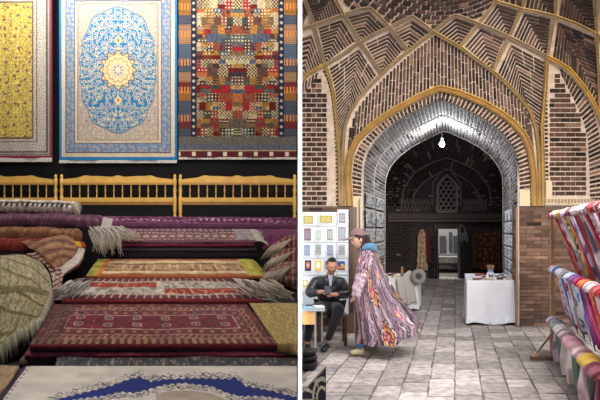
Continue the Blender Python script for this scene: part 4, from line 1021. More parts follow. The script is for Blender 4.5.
for i, (px, py) in enumerate(spots):
    kn, cc = kinds[(i*2) % 5]; good('trinket_box', '%s on the right table, %s' % (kn, spn[i]), on(px, py, zt), 'trinket', col=cc, box=(0.035+0.012*(i % 3), 0.03, 0.018+0.014*(i % 2)), rot=i*0.5, group='wares on the right table')
c0 = on(487.3, 278.4, zt)
t = thing('white_figurine', c0, 'small white seated figurine standing before the painted pot', 'figurine'); mb = MB(); mb.lathe([(0.03,0),(0.036,0.02),(0.02,0.05),(0.014,0.06)], c0, C(220,212,200), n=10); mb.build('figure_body', M_PLAIN, t, smooth=True)
mb = MB(); mb.ell((c0[0],c0[1],c0[2]+0.072), (0.014,0.014,0.016), C(224,214,200)); mb.build('figure_head', M_PLAIN, t, smooth=True)
zl_ = P(0,278,11.1)[2]+0.009
spots = [(386,273.8),(391,276),(395,273.6),(398.5,276.2),(402,274.2),(405,276.4),(409,274.4),(412,276.4),(389,277),(394.5,277.2)]
spl = ['at its far left','left of its middle','at the back, left part','in the middle front','at the back, middle','front, right of the middle','at the back right','at the front right corner','at the front left','at the front, beside the woman']
for i, (px, py) in enumerate(spots):
    kn, cc = kinds[(i*3+1) % 5]; good('trinket_box', '%s on the left table, %s' % (kn, spl[i]), on(px, py, zl_), 'trinket', col=cc, box=(0.05,0.035,0.02+0.02*(i % 2)), rot=i*0.4, group='wares on the left table')
c0 = on(402, 272.9, zl_); good('wooden_figurine', 'small upright tan wooden figurine at the back of the left table', c0, 'figurine', prof=[(0.03,0),(0.032,0.03),(0.022,0.08),(0.026,0.1),(0.012,0.14)], col=(176,120,74), mat=M_WOOD)
good('shallow_bowl', 'turquoise and white shallow bowl on the left table', on(404, 275.2, zl_), 'bowl', prof=[(0.03,0),(0.09,0.025),(0.10,0.035),(0.02,0.012)], col=(150,178,180))
# round pale cushion at the right end of the left table
c0 = np.array(P(418.5, 276.5, 10.85)); t = thing('round_cushion', tuple(c0), 'round white rolled bolster with a grey hub at the right end of the left table', 'bolster')
mb = MB()
ring = [(c0[0]+0.10*math.cos(a), c0[1], c0[2]+0.10*math.sin(a)) for a in np.linspace(0, 2*math.pi, 33)]
mb.tube(ring, 0.05, C(128,124,118), n=10, cap=False); mb.build('rolled_rim', M_FAB, t, smooth=True)
mb = MB(); mb.lathe([(0.07,0.02),(0.06,-0.01),(0.04,-0.02),(0.03,0.0),(0.01,0.0)], tuple(c0), C(72,70,68), n=20, axis='y'); mb.build('hub', M_FAB, t, smooth=True)
n_, q_ = 40, 24; U, V_ = np.meshgrid(np.linspace(0,1,n_), np.linspace(0,1,q_))
xa = 396+4*V_; xb = 411+6*V_; X = xa+(xb-xa)*U; Yy = 271+7*(1-U)*(1-V_)+V_*33+1.5*np.sin(U*6); dd = 10.98-0.03*np.sin(U*13+V_)*V_-0.03
V = np.stack([(X-300)*10.98/F, dd, EYE+(HZ-Yy)*10.98/F], -1); cc = np.zeros(V.shape); cc[:] = C(168,164,158)
tag(fast_grid('cloth_drape', V, cc, M_SILK2, None, thick=(0,0.01,0)), 'greyish white cloth hanging down beside the round white bolster', 'cloth')

# garments in the dim back room
def robe(label, x0, x1, y0, y1, Yd, fn, name='hanging_robe', sleeve=True):
    t = thing(name, P((x0+x1)/2, y1, Yd), label, 'clothing', 'clothes hung by the far door')
    n, q = 40, 50; U, V_ = np.meshgrid(np.linspace(-1,1,n), np.linspace(0,1,q))
    w = np.where(V_ < 0.12, 0.35+V_/0.12*0.45, 0.8+0.2*V_) if sleeve else 1+0*V_
    X = (x0+x1)/2+U*w*(x1-x0)/2; Yy = y0+V_*(y1-y0)+np.where(V_ < 0.12, np.abs(U)*1.2, 0); dep = Yd-0.12*np.sqrt(np.clip(1-U**2, 0, 1))+0.03*np.sin(U*9+V_*2)
    V = np.stack([(X-300)*Yd/F, dep, EYE+(HZ-Yy)*Yd/F], -1); c = np.zeros(U.shape+(3,)); fn(c, U, V_)
    fast_grid('garment', V, lin(np.clip(c,0,255)), M_FAB, t, thick=(0,0.05,0))
    mb = MB(); a = P((x0+x1)/2, y0+0.6, Yd); mb.tube([a,(a[0],a[1],a[2]+0.05),(a[0]+0.03,a[1],a[2]+0.08),(a[0]+0.05,a[1]+0.24,a[2]+0.07)], 0.008, C(90,88,86), n=5); mb.build('hook', M_METAL, t)
    return t
def fc(base, dots=None):
    def f(c, U, V): 
        c[:] = base
        if dots: d, i = worley(U*3, V*8, 3); c[d < 0.3] = dots
    return f
robe('long beige patterned robe hanging left of the far doorway', 416.5, 427.5, 229, 270, 18.45, fc((196,172,136), (140,96,70)))
robe('dark red robe hanging just right of the beige patterned robe', 425, 430.5, 228, 262, 18.45, fc((96,26,28)))
robe('black embroidered robe hanging against the left jamb of the far doorway', 430, 439, 231, 277, 18.45, fc((32,30,36), (62,58,66)))
robe('black long garment hanging under the grey tote at the right of the far doorway', 459.5, 467, 240, 277, 18.45, fc((26,26,30)))
robe('brown scarf cloth with orange vine pattern hanging behind the right table', 478, 500, 231, 270, 18.45, fc((66,42,28), (128,78,44)), name='hanging_cloth', sleeve=False)
robe('narrow dark brown fringed cloth hanging left of the orange vine cloth', 472, 478.5, 234, 268, 18.45, fc((50,36,30), (90,58,40)), name='hanging_cloth', sleeve=False)
Yt = 18.45; t = thing('tote_bag', P(462.5,242,Yt), 'grey checked tote bag hanging at the right of the far doorway', 'bag')
mb = MB(); mb.prism([P(458,233,Yt),P(467,233,Yt),P(468,241.5,Yt),P(457.5,241.5,Yt)], (0,0.08,0), C(120,120,124)); mb.build('bag_body', M_FAB, t)
for k in range(4): mb = MB(); mb.prism([P(458.4+k*2.3,234,Yt-0.01),P(459.6+k*2.3,234,Yt-0.01),P(459.8+k*2.3,241,Yt-0.01),P(458.4+k*2.3,241,Yt-0.01)], (0,0.01,0), C(64,64,70)); mb.build('stripe', M_FAB, t)
for a in (0,): mb = MB(); mb.tube([P(459.5,233,Yt),P(460,228,Yt),(P(462,224,Yt)[0],Yt+0.16,P(462,224,Yt)[2]),P(464.5,228,Yt),P(465.5,233,Yt)], 0.018, C(120,120,124), n=6); mb.build('handle', M_FAB, t)

# ---- scarf rack at the right
Xp, Yp = 252/F*6.9, 6.9
def rk(Yd, z, dx=0.0): return np.array((Xp+0.3125*(Yd-Yp)+dx, Yd, z))
t = thing('scarf_rack', (Xp, Yp, 0), 'wooden scarf rack with three rails on a braced foot at the right edge', 'rack')
WD = C(176,142,108)
ZR = [1.75, 1.11, 0.47]
mb = MB(); mb.box((Xp-0.02,Yp-0.02,0.03),(Xp+0.02,Yp+0.02,1.80), WD); mb.build('post', M_WOOD, t)
q = rk(3.95, 0); mb = MB(); mb.box((q[0]-0.02,3.93,0.03),(q[0]+0.02,3.97,1.80), WD); mb.build('post', M_WOOD, t)
for xx, Yd in ((Xp, Yp), (q[0], 3.95)):
    mb = MB(); mb.box((xx-0.26,Yd-0.03,0),(xx+0.32,Yd+0.03,0.045), C(112,92,78)); mb.build('foot_bar', M_WOOD, t)
    mb = MB(); mb.prism([(xx-0.24,Yd-0.02,0.045),(xx-0.19,Yd-0.02,0.045),(xx-0.02,Yd-0.02,0.33),(xx-0.02,Yd-0.02,0.28)][::-1], (0,0.03,0), C(196,164,128)); mb.build('brace', M_WOOD, t)
for z in ZR: mb = MB(); mb.tube([rk(Yp+0.03, z), rk(3.9, z)], 0.016, WD, n=10); mb.build('rail', M_WOOD, t)
def scarf(label, Yc, z, L, w, slant, fn, group):
    """scarf looped over a rail: a gathered bundle of folds, its lower end carried away to the right"""
    s = thing('scarf', tuple(rk(Yc, z-L*0.5)), label, 'scarf', group); n, q = 40, 44; sd = Yc*7
    path = []; ln = np.zeros(q)
    for k in range(q):
        t_ = k/(q-1)
        if t_ < 0.16: a = math.pi*t_/0.16; path.append((-0.05*math.cos(a), z+0.05*math.sin(a)-0.012))
        else: b = (t_-0.16)/0.84; path.append((0.05+b*slant, z-0.012-L*b*(0.8+0.2*b)))
    path = np.array(path); V = np.zeros((q, n, 3))
    for k in range(q):
        t_ = k/(q-1); b = max(0, (t_-0.16)/0.84); d = path[min(k+1,q-1)]-path[max(k-1,0)]; d /= np.linalg.norm(d); nr = np.array((-d[1], d[0]))
        a_w = (0.034+0.034*min(1, b*1.6)+0.03*b)*w/0.44; b_w = (0.085+0.03*b)*w/0.44
        if k == 0: a_w *= 0.3; b_w *= 0.5
        for j in range(n):
            th = 2*math.pi*j/n; f = 1+0.16*math.sin(5*th+sd+b*1.5)+0.10*math.sin(9*th+sd*2-b*2)
            e = a_w*f*math.cos(th); g = b_w*f*math.sin(th)
            yy = Yc+g+0.02*math.sin(b*5+sd); V[k, j] = (Xp+0.3125*(yy-Yp)+path[k][0]+nr[0]*e, yy, path[k][1]+nr[1]*e-(0.03*math.sin(3*th+sd)*b))
    T, U = np.meshgrid(np.linspace(0,1,q), np.linspace(-1,1,n), indexing='ij'); c = np.zeros(V.shape); fn(c, U*1.6, T*L*7)
    shade = np.ones(U.shape)
    fast_grid('cloth', V, lin(np.clip(c,0,255)), M_SILK, s, closed=True)
    mb = MB()
    for i in range(14):
        k = int((i+0.5)/14*n); p = V[-1, k]; mb.tube([p+np.array((0,0,0.02)), p+np.array((0.008,0,-0.03)), p+np.array((0.016,0,-0.06))], [0.009,0.007,0.004], lin(np.clip(c[-1,k]*0.9,0,255)), n=5)
    mb.grid(np.stack([V[-1], V[-1]*0.3+V[-1].mean(0)*0.7]), lin(np.clip(np.stack([c[-1], c[-1]]),0,255)), closed=True)
    mb.build('fringe', M_FAB, s)
    return s
def sc(base, a=None, b=None, kd=0, sd=0):
    def f(c, U, T):
        c[:] = base
        if a is not None:
            if kd == 0: d, i = worley(U*2.2+sd, T*1.2, sd); c[d < 0.36] = a; c[d < 0.16] = b
            if kd == 1: c[np.sin(T*5+U*2) > 0.3] = a; c[np.abs(np.sin(U*4+T)) < 0.2] = b
            if kd == 2: v = vn(U*3+sd, T*1.6, sd); c[v > 0.6] = a; c[v < 0.28] = b
            if kd == 3: c[np.abs(U) > 0.6] = a; c[(np.abs(U) < 0.15)] = b
    return f
UP = [ (6.74,'red scarf at the post end of the upper rail',sc((186,36,42),(214,120,120),(120,20,30),2,1)),
 (6.52,'dark red scarf with pink flowers, second on the upper rail',sc((160,30,40),(226,150,150),(240,220,210),0,2)),
 (6.30,'silver grey and white scarf on the upper rail',sc((206,206,210),(150,152,160),(240,240,240),2,3)),
 (6.08,'yellow and black patterned scarf on the upper rail',sc((214,176,50),(44,40,52),(236,226,190),0,4)),
 (5.86,'pink and orange scarf on the upper rail',sc((214,120,96),(232,196,196),(196,60,60),2,5)),
 (5.64,'violet and white striped scarf on the upper rail',sc((206,200,222),(88,80,150),(230,228,240),1,6)),
 (5.40,'deep red plain scarf on the upper rail',sc((132,18,30),(150,26,36),(110,14,24),2,7)),
 (5.16,'grey and white swirled scarf on the upper rail',sc((196,194,204),(110,104,120),(236,234,240),2,8)),
 (4.92,'crimson scarf with pale border on the upper rail',sc((178,26,44),(214,180,180),(130,18,30),3,9)),
 (4.66,'pale lilac scarf with maroon spots on the upper rail',sc((208,196,210),(120,36,60),(232,226,232),0,10)),
 (4.40,'bright red scarf near the right end of the upper rail',sc((196,30,44),(150,20,34),(220,90,90),2,11)),
 (4.16,'maroon and white scarf nearest the viewer on the upper rail',sc((150,36,56),(226,214,220),(80,20,40),0,12)) ]
for Yc, lab, fn in UP: scarf(lab, Yc, 1.75, 0.66 if Yc > 6 else 0.70, 0.44, 0.36, fn, 'scarves on the upper rail')
MI = [ (6.74,'pale pink and white scarf at the post end of the middle rail',sc((218,196,206),(190,90,120),(236,232,236),0,13)),
 (6.54,'sage green and white scarf on the middle rail',sc((196,208,196),(120,150,130),(232,236,230),2,14)),
 (6.34,'royal blue scarf on the middle rail',sc((36,72,170),(60,100,200),(24,50,130),2,15)),
 (6.14,'red and white flowered scarf on the middle rail',sc((224,214,220),(200,44,60),(130,30,50),0,16)),
 (5.94,'white scarf with grey leaves on the middle rail',sc((222,220,224),(150,150,160),(240,240,240),2,17)),
 (5.74,'black and white speckled scarf on the middle rail',sc((214,212,216),(40,40,56),(190,190,200),0,18)),
 (5.50,'sky blue and white scarf on the middle rail',sc((206,216,232),(70,110,190),(240,240,246),1,19)),
 (5.26,'purple scarf on the middle rail',sc((120,52,140),(160,90,176),(84,34,110),2,20)),
 (5.02,'magenta pink scarf on the middle rail',sc((196,36,110),(226,90,150),(150,20,84),2,21)),
 (4.78,'red scarf with orange blooms on the middle rail',sc((206,46,44),(236,140,70),(150,20,34),0,22)),
 (4.52,'white and rose scarf on the middle rail',sc((228,210,214),(206,90,110),(240,236,236),2,23)),
 (4.26,'scarlet scarf nearest the viewer on the middle rail',sc((196,40,48),(230,120,110),(140,20,36),2,24)) ]
for Yc, lab, fn in MI: scarf(lab, Yc, 1.11, 0.52, 0.42, 0.22, fn, 'scarves on the middle rail')
LO = [ (6.72,'mauve and grey scarf at the post end of the lower rail',sc((176,156,172),(120,104,120),(210,196,206),1,25)),
 (6.42,'dark green and grey scarf on the lower rail',sc((86,104,94),(140,150,140),(60,70,66),3,26)),
 (6.10,'plain pale stone coloured scarf on the lower rail',sc((196,190,180),(180,172,160),(206,200,192),2,27)),
 (5.74,'pale rose scarf on the lower rail',sc((206,176,178),(226,206,204),(180,140,146),2,28)),
 (5.38,'forest green scarf with pink edge on the lower rail',sc((60,92,76),(206,150,160),(80,110,94),3,29)),
 (5.02,'pale pink scarf on the lower rail',sc((214,180,186),(190,140,150),(226,206,208),2,30)),
 (4.66,'black and yellow scarf on the lower rail',sc((44,40,44),(206,170,60),(60,56,60),3,31)),
 (4.34,'maroon scarf nearest the viewer on the lower rail',sc((120,40,56),(150,70,84),(90,24,40),2,32)) ]
for Yc, lab, fn in LO: scarf(lab, Yc, 0.47, 0.36, 0.74, 0.14, fn, 'scarves on the lower rail')

# ============================================================ PEOPLE
def skin_mesh(nodes, edges, mb, colf, sub=2):
    """nodes: name -> (x,y,z,r); grows one smooth surface and appends it to mb"""
    me = bpy.data.meshes.new('tmp'); keys = list(nodes); me.from_pydata([nodes[k][:3] for k in keys], [(keys.index(a), keys.index(b)) for a, b in edges], [])
    o = bpy.data.objects.new('tmp', me); COL.objects.link(o); md = o.modifiers.new('s', 'SKIN')
    for i, k in enumerate(keys):
        r = nodes[k][3]; r = r if isinstance(r, tuple) else (r, r); me.skin_vertices[0].data[i].radius = r
        me.skin_vertices[0].data[i].use_root = (i == 0)
    md.use_smooth_shade = True; s = o.modifiers.new('u', 'SUBSURF'); s.levels = sub; s.render_levels = sub
    dg = bpy.context.evaluated_depsgraph_get(); ev = bpy.data.meshes.new_from_object(o.evaluated_get(dg))
    vs = [tuple(v.co) for v in ev.vertices]; fs = [tuple(p.vertices) for p in ev.polygons]
    mb.add(vs, fs, np.array([colf(v) for v in vs])); bpy.data.objects.remove(o); bpy.data.meshes.remove(ev)
from mathutils import Euler
def head(mb, c, h, rot, skin, lip, brow=(40,30,26), beard=None):
    """face looks along local -y; h = head height"""
    na, nb = 40, 32; k = h/0.24; V = np.zeros((nb, na, 3)); Cc = np.zeros((nb, na, 3)); E = Euler(rot).to_quaternion()
    for i in range(nb):
        th = math.pi*(0.01+0.98*i/(nb-1)); z = math.cos(th)
        for j in range(na):
            a = 2*math.pi*j/na; x = math.sin(th)*math.cos(a); y = math.sin(th)*math.sin(a)
            X = 0.077*x; Yv = 0.098*y; Z = 0.12*z
            f = max(0.0, -y)
            if z < 0: X *= 1-0.32*(-z)**1.3; Yv *= (1-0.12*(-z)) if y < 0 else (1-0.45*(-z))
            nose = math.exp(-(x/0.16)**2)*f**4*max(0, 1-abs(z+0.16)/0.26); Yv -= 0.026*nose*(0.4+0.6*(0.1-z if z < 0.1 else 0)*2.6)
            eye = math.exp(-((abs(x)-0.38)/0.14)**2-((z-0.05)/0.10)**2)*f; Yv += 0.009*eye
            Yv -= 0.005*math.exp(-((z-0.2)/0.08)**2)*f+0.006*math.exp(-(x/0.2)**2-((z+0.48)/0.08)**2)*f+0.008*math.exp(-(x/0.25)**2-((z+0.85)/0.12)**2)*f
            q = Vector((X*k, Yv*k, Z*k)); q.rotate(E); V[i, j] = (c[0]+q.x, c[1]+q.y, c[2]+q.z)
            col = np.array(skin, float)
            if f > 0.3:
                if abs(z+0.46) < 0.055 and abs(x) < 0.26: col = np.array(lip, float)
                if abs(z-0.05) < 0.045 and 0.2 < abs(x) < 0.54: col = np.array((44,32,28), float)
                if abs(z-0.21) < 0.035 and 0.14 < abs(x) < 0.6: col = np.array(brow, float)
                if beard is not None and (z < -0.3) and not (abs(z+0.46) < 0.055 and abs(x) < 0.26): col = col*0.75+np.array(beard)*0.25
            Cc[i, j] = lin(col)
    mb.grid(V, Cc, closed=True)
    for s in (-1, 1):
        q = Vector((s*0.079*k, 0.008*k, -0.005*k)); q.rotate(E); mb.ell((c[0]+q.x,c[1]+q.y,c[2]+q.z), (0.012*k,0.02*k,0.032*k), C(*skin), 10, 8, E)
def hand(mb, wrist, direc, palm_n, size, skin, curl=0.6, side=1):
    """palm with four unequal bent fingers and a thumb, all rooted inside the palm"""
    w = Vector(wrist); d = Vector(direc).normalized(); n = Vector(palm_n); n = (n-d*n.dot(d)).normalized(); s = d.cross(n)*side
    k = size/0.18; co = C(*skin)
    pc = w+d*0.045*k; rot = None
    mb.tube([w-d*0.02*k, w+d*0.01*k, pc, w+d*0.085*k], [0.022*k,0.026*k,0.033*k,0.028*k], co, n=10)
    for i, L in enumerate((0.068,0.078,0.072,0.055)):
        b = w+d*0.07*k+s*(0.026-0.0175*i)*k; p = [b]; dd = d.copy(); seg = L*k/3
        for q in range(3):
            dd = (dd*math.cos(curl*(0.55+0.2*q))+n*math.sin(curl*(0.55+0.2*q))).normalized(); p.append(p[-1]+dd*seg*(1.15-0.15*q))
        mb.tube(p, [0.0092*k,0.0088*k,0.008*k,0.0062*k], co, n=8)
    b = w+d*0.025*k+s*0.022*k; mb.tube([b, b+(s*0.8+d*0.6+n*0.3)*0.03*k, b+(s*0.8+d*1.3+n*0.7)*0.045*k, b+(s*0.6+d*1.8+n*1.0)*0.055*k], [0.012*k,0.0112*k,0.0098*k,0.007*k], co, n=8)

# --- man seated by the board, looking down at a phone in his hands
def Q(px, py, Y, r): a = P(px, py, Y); return (a[0], a[1], a[2], r)
SK = (176,128,104)
man = thing('person', P(330,352,7.6)[:2]+(0,), 'man in black leather jacket sitting on a stool, looking down at a phone', 'person')
mb = MB()
nodes = {'pelvis':Q(330,305,7.85,(0.14,0.12)),'waist':Q(329,296,7.82,(0.13,0.11)),'chest':Q(329,285,7.78,(0.12,0.09)),'neckb':Q(330,276,7.72,0.06),'neck':Q(331,270,7.68,0.052),
 'shL':Q(317.5,283,7.78,0.045),'elL':Q(309,294,7.62,0.035),'wrL':Q(322,291.5,7.36,0.03),
 'shR':Q(341,283,7.78,0.045),'elR':Q(347,294.8,7.62,0.035),'wrR':Q(333,294.5,7.36,0.03),
 'hiR':Q(335,307,7.8,0.085),'knR':Q(339,309,7.34,0.045),'anR':Q(327,342,7.42,0.034),
 'hiL':Q(324,307,7.8,0.085),'knL':Q(313,309,7.36,0.045),'anL':Q(306.8,345,7.40,0.042)}
E_ = [('pelvis','waist'),('waist','chest'),('chest','neckb'),('neckb','neck'),('chest','shL'),('shL','elL'),('elL','wrL'),('chest','shR'),('shR','elR'),('elR','wrR'),('pelvis','hiR'),('hiR','knR'),('knR','anR'),('pelvis','hiL'),('hiL','knL'),('knL','anL')]
skc = lambda v: C(*SK)
skin_mesh(nodes, E_, mb, skc)
hc = P(331.8, 266.2, 7.62); head(mb, hc, 0.235, (math.radians(13), 0, math.radians(12)), SK, (150,92,84), beard=(60,46,40))
wl = P(322,291.5,7.36); wr = P(333,294.5,7.36)
hand(mb, wl, (0.75,-0.35,-0.25), (0.3,0,1), 0.17, SK, 0.75, 1); hand(mb, wr, (-0.75,-0.3,-0.05), (0,0.1,1), 0.17, SK, 0.75, -1)
mb.build('body', M_SKIN, man, smooth=True)
mb = MB(); k = dict(nodes)
jn = {'pelvis':Q(330,303.5,7.84,(0.175,0.145)),'waist':Q(329,296,7.82,(0.18,0.14)),'chest':Q(329,284.5,7.77,(0.195,0.14)),'neckb':Q(330.5,277.5,7.74,(0.10,0.09)),
 'shL':Q(315,282.5,7.75,0.085),'elL':Q(308.6,294,7.62,0.07),'wrL':Q(319,292,7.40,0.046),
 'shR':Q(342.5,282.5,7.75,0.085),'elR':Q(347.5,295,7.62,0.072),'wrR':Q(336,295,7.40,0.046)}
JC = lambda v: C(34,34,38)
skin_mesh(jn, [('pelvis','waist'),('waist','chest'),('chest','neckb'),('chest','shL'),('shL','elL'),('elL','wrL'),('chest','shR'),('shR','elR'),('elR','wrR')], mb, JC)
for s in (-1, 1):   # lapels
    mb.prism([P(330+s*2.0,275,7.60),P(330+s*7,277.5,7.62),P(330+s*6.5,284,7.58),P(330+s*1.6,287,7.57)][::s], (0,0.02,0), C(42,42,47))
mb.build('jacket', M_LEATHER, man, smooth=True)
mb = MB(); mb.prism([P(328,275,7.585),P(332.8,275,7.585),P(331.5,286,7.57),P(329.6,286,7.57)], (0,0.02,0), C(150,156,164)); mb.build('shirt', M_FAB, man)
mb = MB(); tn = {'pelvis':Q(330,306,7.85,(0.165,0.13)),'hiR':Q(335,308,7.8,0.105),'knR':Q(339,309.5,7.33,0.09),'miR':Q(333,327,7.36,0.06),'anR':Q(327.3,341,7.42,0.05),'hiL':Q(324,308,7.8,0.105),'knL':Q(313,309.5,7.35,0.09),'anL':Q(307,343,7.40,0.05)}
skin_mesh(tn, [('pelvis','hiR'),('hiR','knR'),('knR','miR'),('miR','anR'),('pelvis','hiL'),('hiL','knL'),('knL','anL')], mb, lambda v: C(30,30,34)); mb.build('trousers', M_FAB, man, smooth=True)
for (ax, ay, Yd, dx) in ((327,349,7.42,-0.06),(307.5,350.5,7.40,-0.01)):
    a = P(ax, ay, Yd); mb = MB(); n = {'h':(a[0]+0.01,a[1]+0.07,0.055,(0.042,0.048)),'m':(a[0]+dx*0.4,a[1]-0.04,0.05,(0.045,0.042)),'t':(a[0]+dx,a[1]-0.15,0.038,(0.042,0.03))}
    skin_mesh(n, [('h','m'),('m','t')], mb, lambda v: C(24,24,26) if v[2] > 0.018 else C(50,48,46)); mb.build('shoe', M_LEATHER, man, smooth=True)
# hair cap
def hair_cap(mb, c, h, rot, col, front=0.15, back=-0.5, grow=1.07, rag=0.04):
    na, nb = 40, 18; k = h/0.24; E = Euler(rot).to_quaternion(); V = np.zeros((nb, na, 3)); Cc = np.zeros((nb, na, 3))
    for j in range(na):
        a = 2*math.pi*j/na; y = math.sin(a); zl = (front if y < -0.35 else (front+(back-front)*min(1, (y+0.35)/0.7)))+rag*math.sin(j*2.7)
        th1 = math.acos(max(-0.95, min(0.95, zl)))
        for i in range(nb):
            th = th1*i/(nb-1); z = math.cos(th); g = grow*(1 if i < nb-1 else 0.97)
            q = Vector((0.079*k*g*math.sin(th)*math.cos(a)*(1-0.2*max(0,-z)), 0.1*k*g*math.sin(th)*y*(1-0.2*max(0,-z)), 0.121*k*g*z)); q.rotate(E)
            V[i, j] = (c[0]+q.x, c[1]+q.y, c[2]+q.z); Cc[i, j] = lin(np.array(col)*(0.8+0.5*((j*7+i) % 5)/5))
    mb.grid(V, Cc, closed=True)
mb = MB(); hair_cap(mb, hc, 0.235, (math.radians(13),0,math.radians(12)), (30,25,23), front=0.66, back=-0.35, grow=1.07); mb.build('hair', M_FAB, man, smooth=True)
# phone
c0 = np.array(P(327.6,290.6,7.22)); mb = MB(); mb.prism([c0+(-0.04,0.0,-0.05),c0+(0.04,0.0,-0.045),c0+(0.04,0.05,0.055),c0+(-0.04,0.05,0.05)], (0,-0.008,0.005), C(60,60,64))
t = mb.build('phone', M_METAL); tag(t, 'grey phone held in the hands of the seated man', 'phone')
# stool
t = thing('stool', P(331,340,7.9)[:2]+(0,), 'brown wooden stool under the seated man', 'stool'); mb = MB(); a = P(331,0,7.93)[0]; zs = 0.42
mb.box((a-0.2,7.72,zs-0.03),(a+0.22,8.1,zs), C(104,76,54)); mb.build('seat', M_WOOD, t)
for sx in (-0.17, 0.19):
    for sy in (7.75, 8.07): mb = MB(); mb.box((a+sx-0.02,sy-0.02,0),(a+sx+0.02,sy+0.02,zs-0.03), C(90,66,48)); mb.build('leg', M_METAL if sx > 0 else M_WOOD, t)

# --- small school desk at the left edge
Yd = 7.0; t = thing('desk', P(310,350,Yd)[:2]+(0,), 'small desk with an orange wood front and grey tube legs at the left edge', 'desk')
zt2 = P(0,309.5,Yd)[2]; x0 = 0.03; x1 = P(315.4,0,Yd)[0]
mb = MB(); mb.box((x0,Yd-0.02,zt2-0.02),(x1+0.12,Yd+0.5,zt2), C(150,156,160)); mb.build('tabletop', M_PLAIN, t)
a = P(302,324.5,Yd)[2]; mb = MB(); mb.box((x0,Yd,a),(x1-0.005,Yd+0.02,zt2-0.02), C(212,156,92)); mb.build('front_panel', M_WOOD, t)
for (xx, yy) in ((x1,Yd+0.01),(x1+0.10,Yd+0.44),(x0+0.03,Yd+0.44)): mb = MB(); mb.tube([(xx,yy,0),(xx,yy,zt2-0.02)], 0.014, C(176,180,184), n=8); mb.build('leg', M_METAL, t)
mb = MB(); mb.tube([(x1,Yd+0.01,0.12),(x1+0.10,Yd+0.44,0.12)], 0.012, C(150,152,156), n=8); mb.build('stretcher', M_METAL, t)
for i, (xx, yy, w, d, r, col, lab) in enumerate(((0.10,7.10,0.09,0.07,0.1,(118,164,176),'turquoise patterned booklet lying on the desk, front left'),(0.24,7.24,0.09,0.10,0.25,(222,226,230),'white sheet of paper lying on the desk, towards the man'),(0.14,7.36,0.08,0.06,-0.2,(70,78,92),'dark blue booklet at the back of the desk'))):
    good('booklet', lab, (xx,yy,zt2+0.001), 'booklet', col=col, box=(w*0.7,d*0.7,0.012), rot=r, group='papers on the desk')
# stacked dark metal dishes by the desk foot
for i in range(3):
    c0 = (P(307.5,0,6.45)[0], 6.45, 0.002+i*0.075); r = 0.125-0.006*i
    prof = [(r*0.55,0),(r*0.9,0.02),(r,0.065),(r*1.04,0.072),(r*0.95,0.066),(r*0.5,0.02),(r*0.1,0.016)]
    good('metal_bowl', 'dark metal bowl by the desk foot, %s of the stack' % ('lowest','middle','topmost')[i], c0, 'bowl', prof=prof, col=((50,52,54),(44,46,48),(60,62,64))[i], mat=M_METAL, group='stacked dark bowls')
# patterned textile on a board at the lower left corner
Yq = 4.9; q = [(301.6,425),(301.6,392),(313,380),(326,366.5),(326,425)]
t = thing('textile_panel', P(313,416,Yq)[:2]+(0,), 'navy and cream scroll patterned textile panel at the lower left corner', 'textile')
nx, ny = 60, 110; X, Yy = np.meshgrid(np.linspace(301.7,326,nx), np.linspace(0,1,ny)); top = 392.5-(X-301.7)*1.07; Yy = top+(413-top)*Yy
c = np.zeros(X.shape+(3,)); c[:] = (32,34,46)
uu = (X-(314+(Yy-380)*-0.2)); r1 = np.hypot((X-322)/11, (Yy-398)/24); th = np.arctan2(Yy-398, X-322)
c[np.abs(r1-0.8) < 0.09] = (150,142,124); c[(np.abs(r1-0.45) < 0.07)] = (150,142,124); c[(r1 > 0.9) & (np.sin(th*9) > 0.55)] = (142,134,118); c[(r1 < 0.75) & (r1 > 0.5) & (np.abs(np.sin(th*5)) < 0.2)] = (150,142,124)
c[(Yy-top) < 1.6] = (120,104,80); c[X > 325.2] = (24,24,30)
V = np.stack([(X-300)*Yq/F, np.full(X.shape, Yq), EYE+(HZ-Yy)*Yq/F], -1); fast_grid('textile', V, lin(c), M_FAB, t, thick=(0,0.03,0), smooth=False)
mb = MB(); mb.prism([P(301.7,412,Yq+0.035),P(325.8,412,Yq+0.035),P(325.8,368,Yq+0.035),P(301.7,394,Yq+0.035)], (0,0.02,0), C(70,56,44)); mb.build('backing_board', M_WOOD, t)
for xx in (304, 322): mb = MB(); a = P(xx,0,Yq)[0]; mb.box((a,Yq+0.03,0),(a+0.02,Yq+0.06,0.1), C(70,56,44)); mb.build('foot', M_WOOD, t)

# --- woman walking to the left in a swirling ikat coat
SW = (196,152,132); YW = 7.15
wom = thing('person', P(366,356,YW)[:2]+(0,), 'woman walking left in a flared multicoloured ikat coat, cap and blue hood', 'person')
mb = MB()
nodes = {'pelvis':Q(371,296,7.17,(0.11,0.10)),'waist':Q(368.5,280,7.17,0.09),'chest':Q(366.5,265,7.17,(0.10,0.085)),'neckb':Q(366,252,7.15,0.055),'neck':Q(362,246,7.14,0.05),
 'shL':Q(366,260,7.05,0.04),'elL':Q(361,277,6.90,0.03),'wrL':Q(355.5,294,6.90,0.028),'shR':Q(366,260,7.27,0.04),'elR':Q(366,277,7.38,0.03),'wrR':Q(362,293,7.35,0.028),
 'kn1':Q(365,323,7.12,0.06),'an1':Q(361.5,348,7.12,0.04),'kn2':Q(372,322,7.25,0.06),'an2':Q(374,347,7.34,0.04)}
skin_mesh(nodes, [('pelvis','waist'),('waist','chest'),('chest','neckb'),('neckb','neck'),('chest','shL'),('shL','elL'),('elL','wrL'),('chest','shR'),('shR','elR'),('elR','wrR'),('pelvis','kn1'),('kn1','an1'),('pelvis','kn2'),('kn2','an2')], mb, lambda v: C(*SW))
hw = P(358.5, 239.5, YW); HR = (math.radians(14), 0, math.radians(-80)); head(mb, hw, 0.225, HR, SW, (170,96,92))
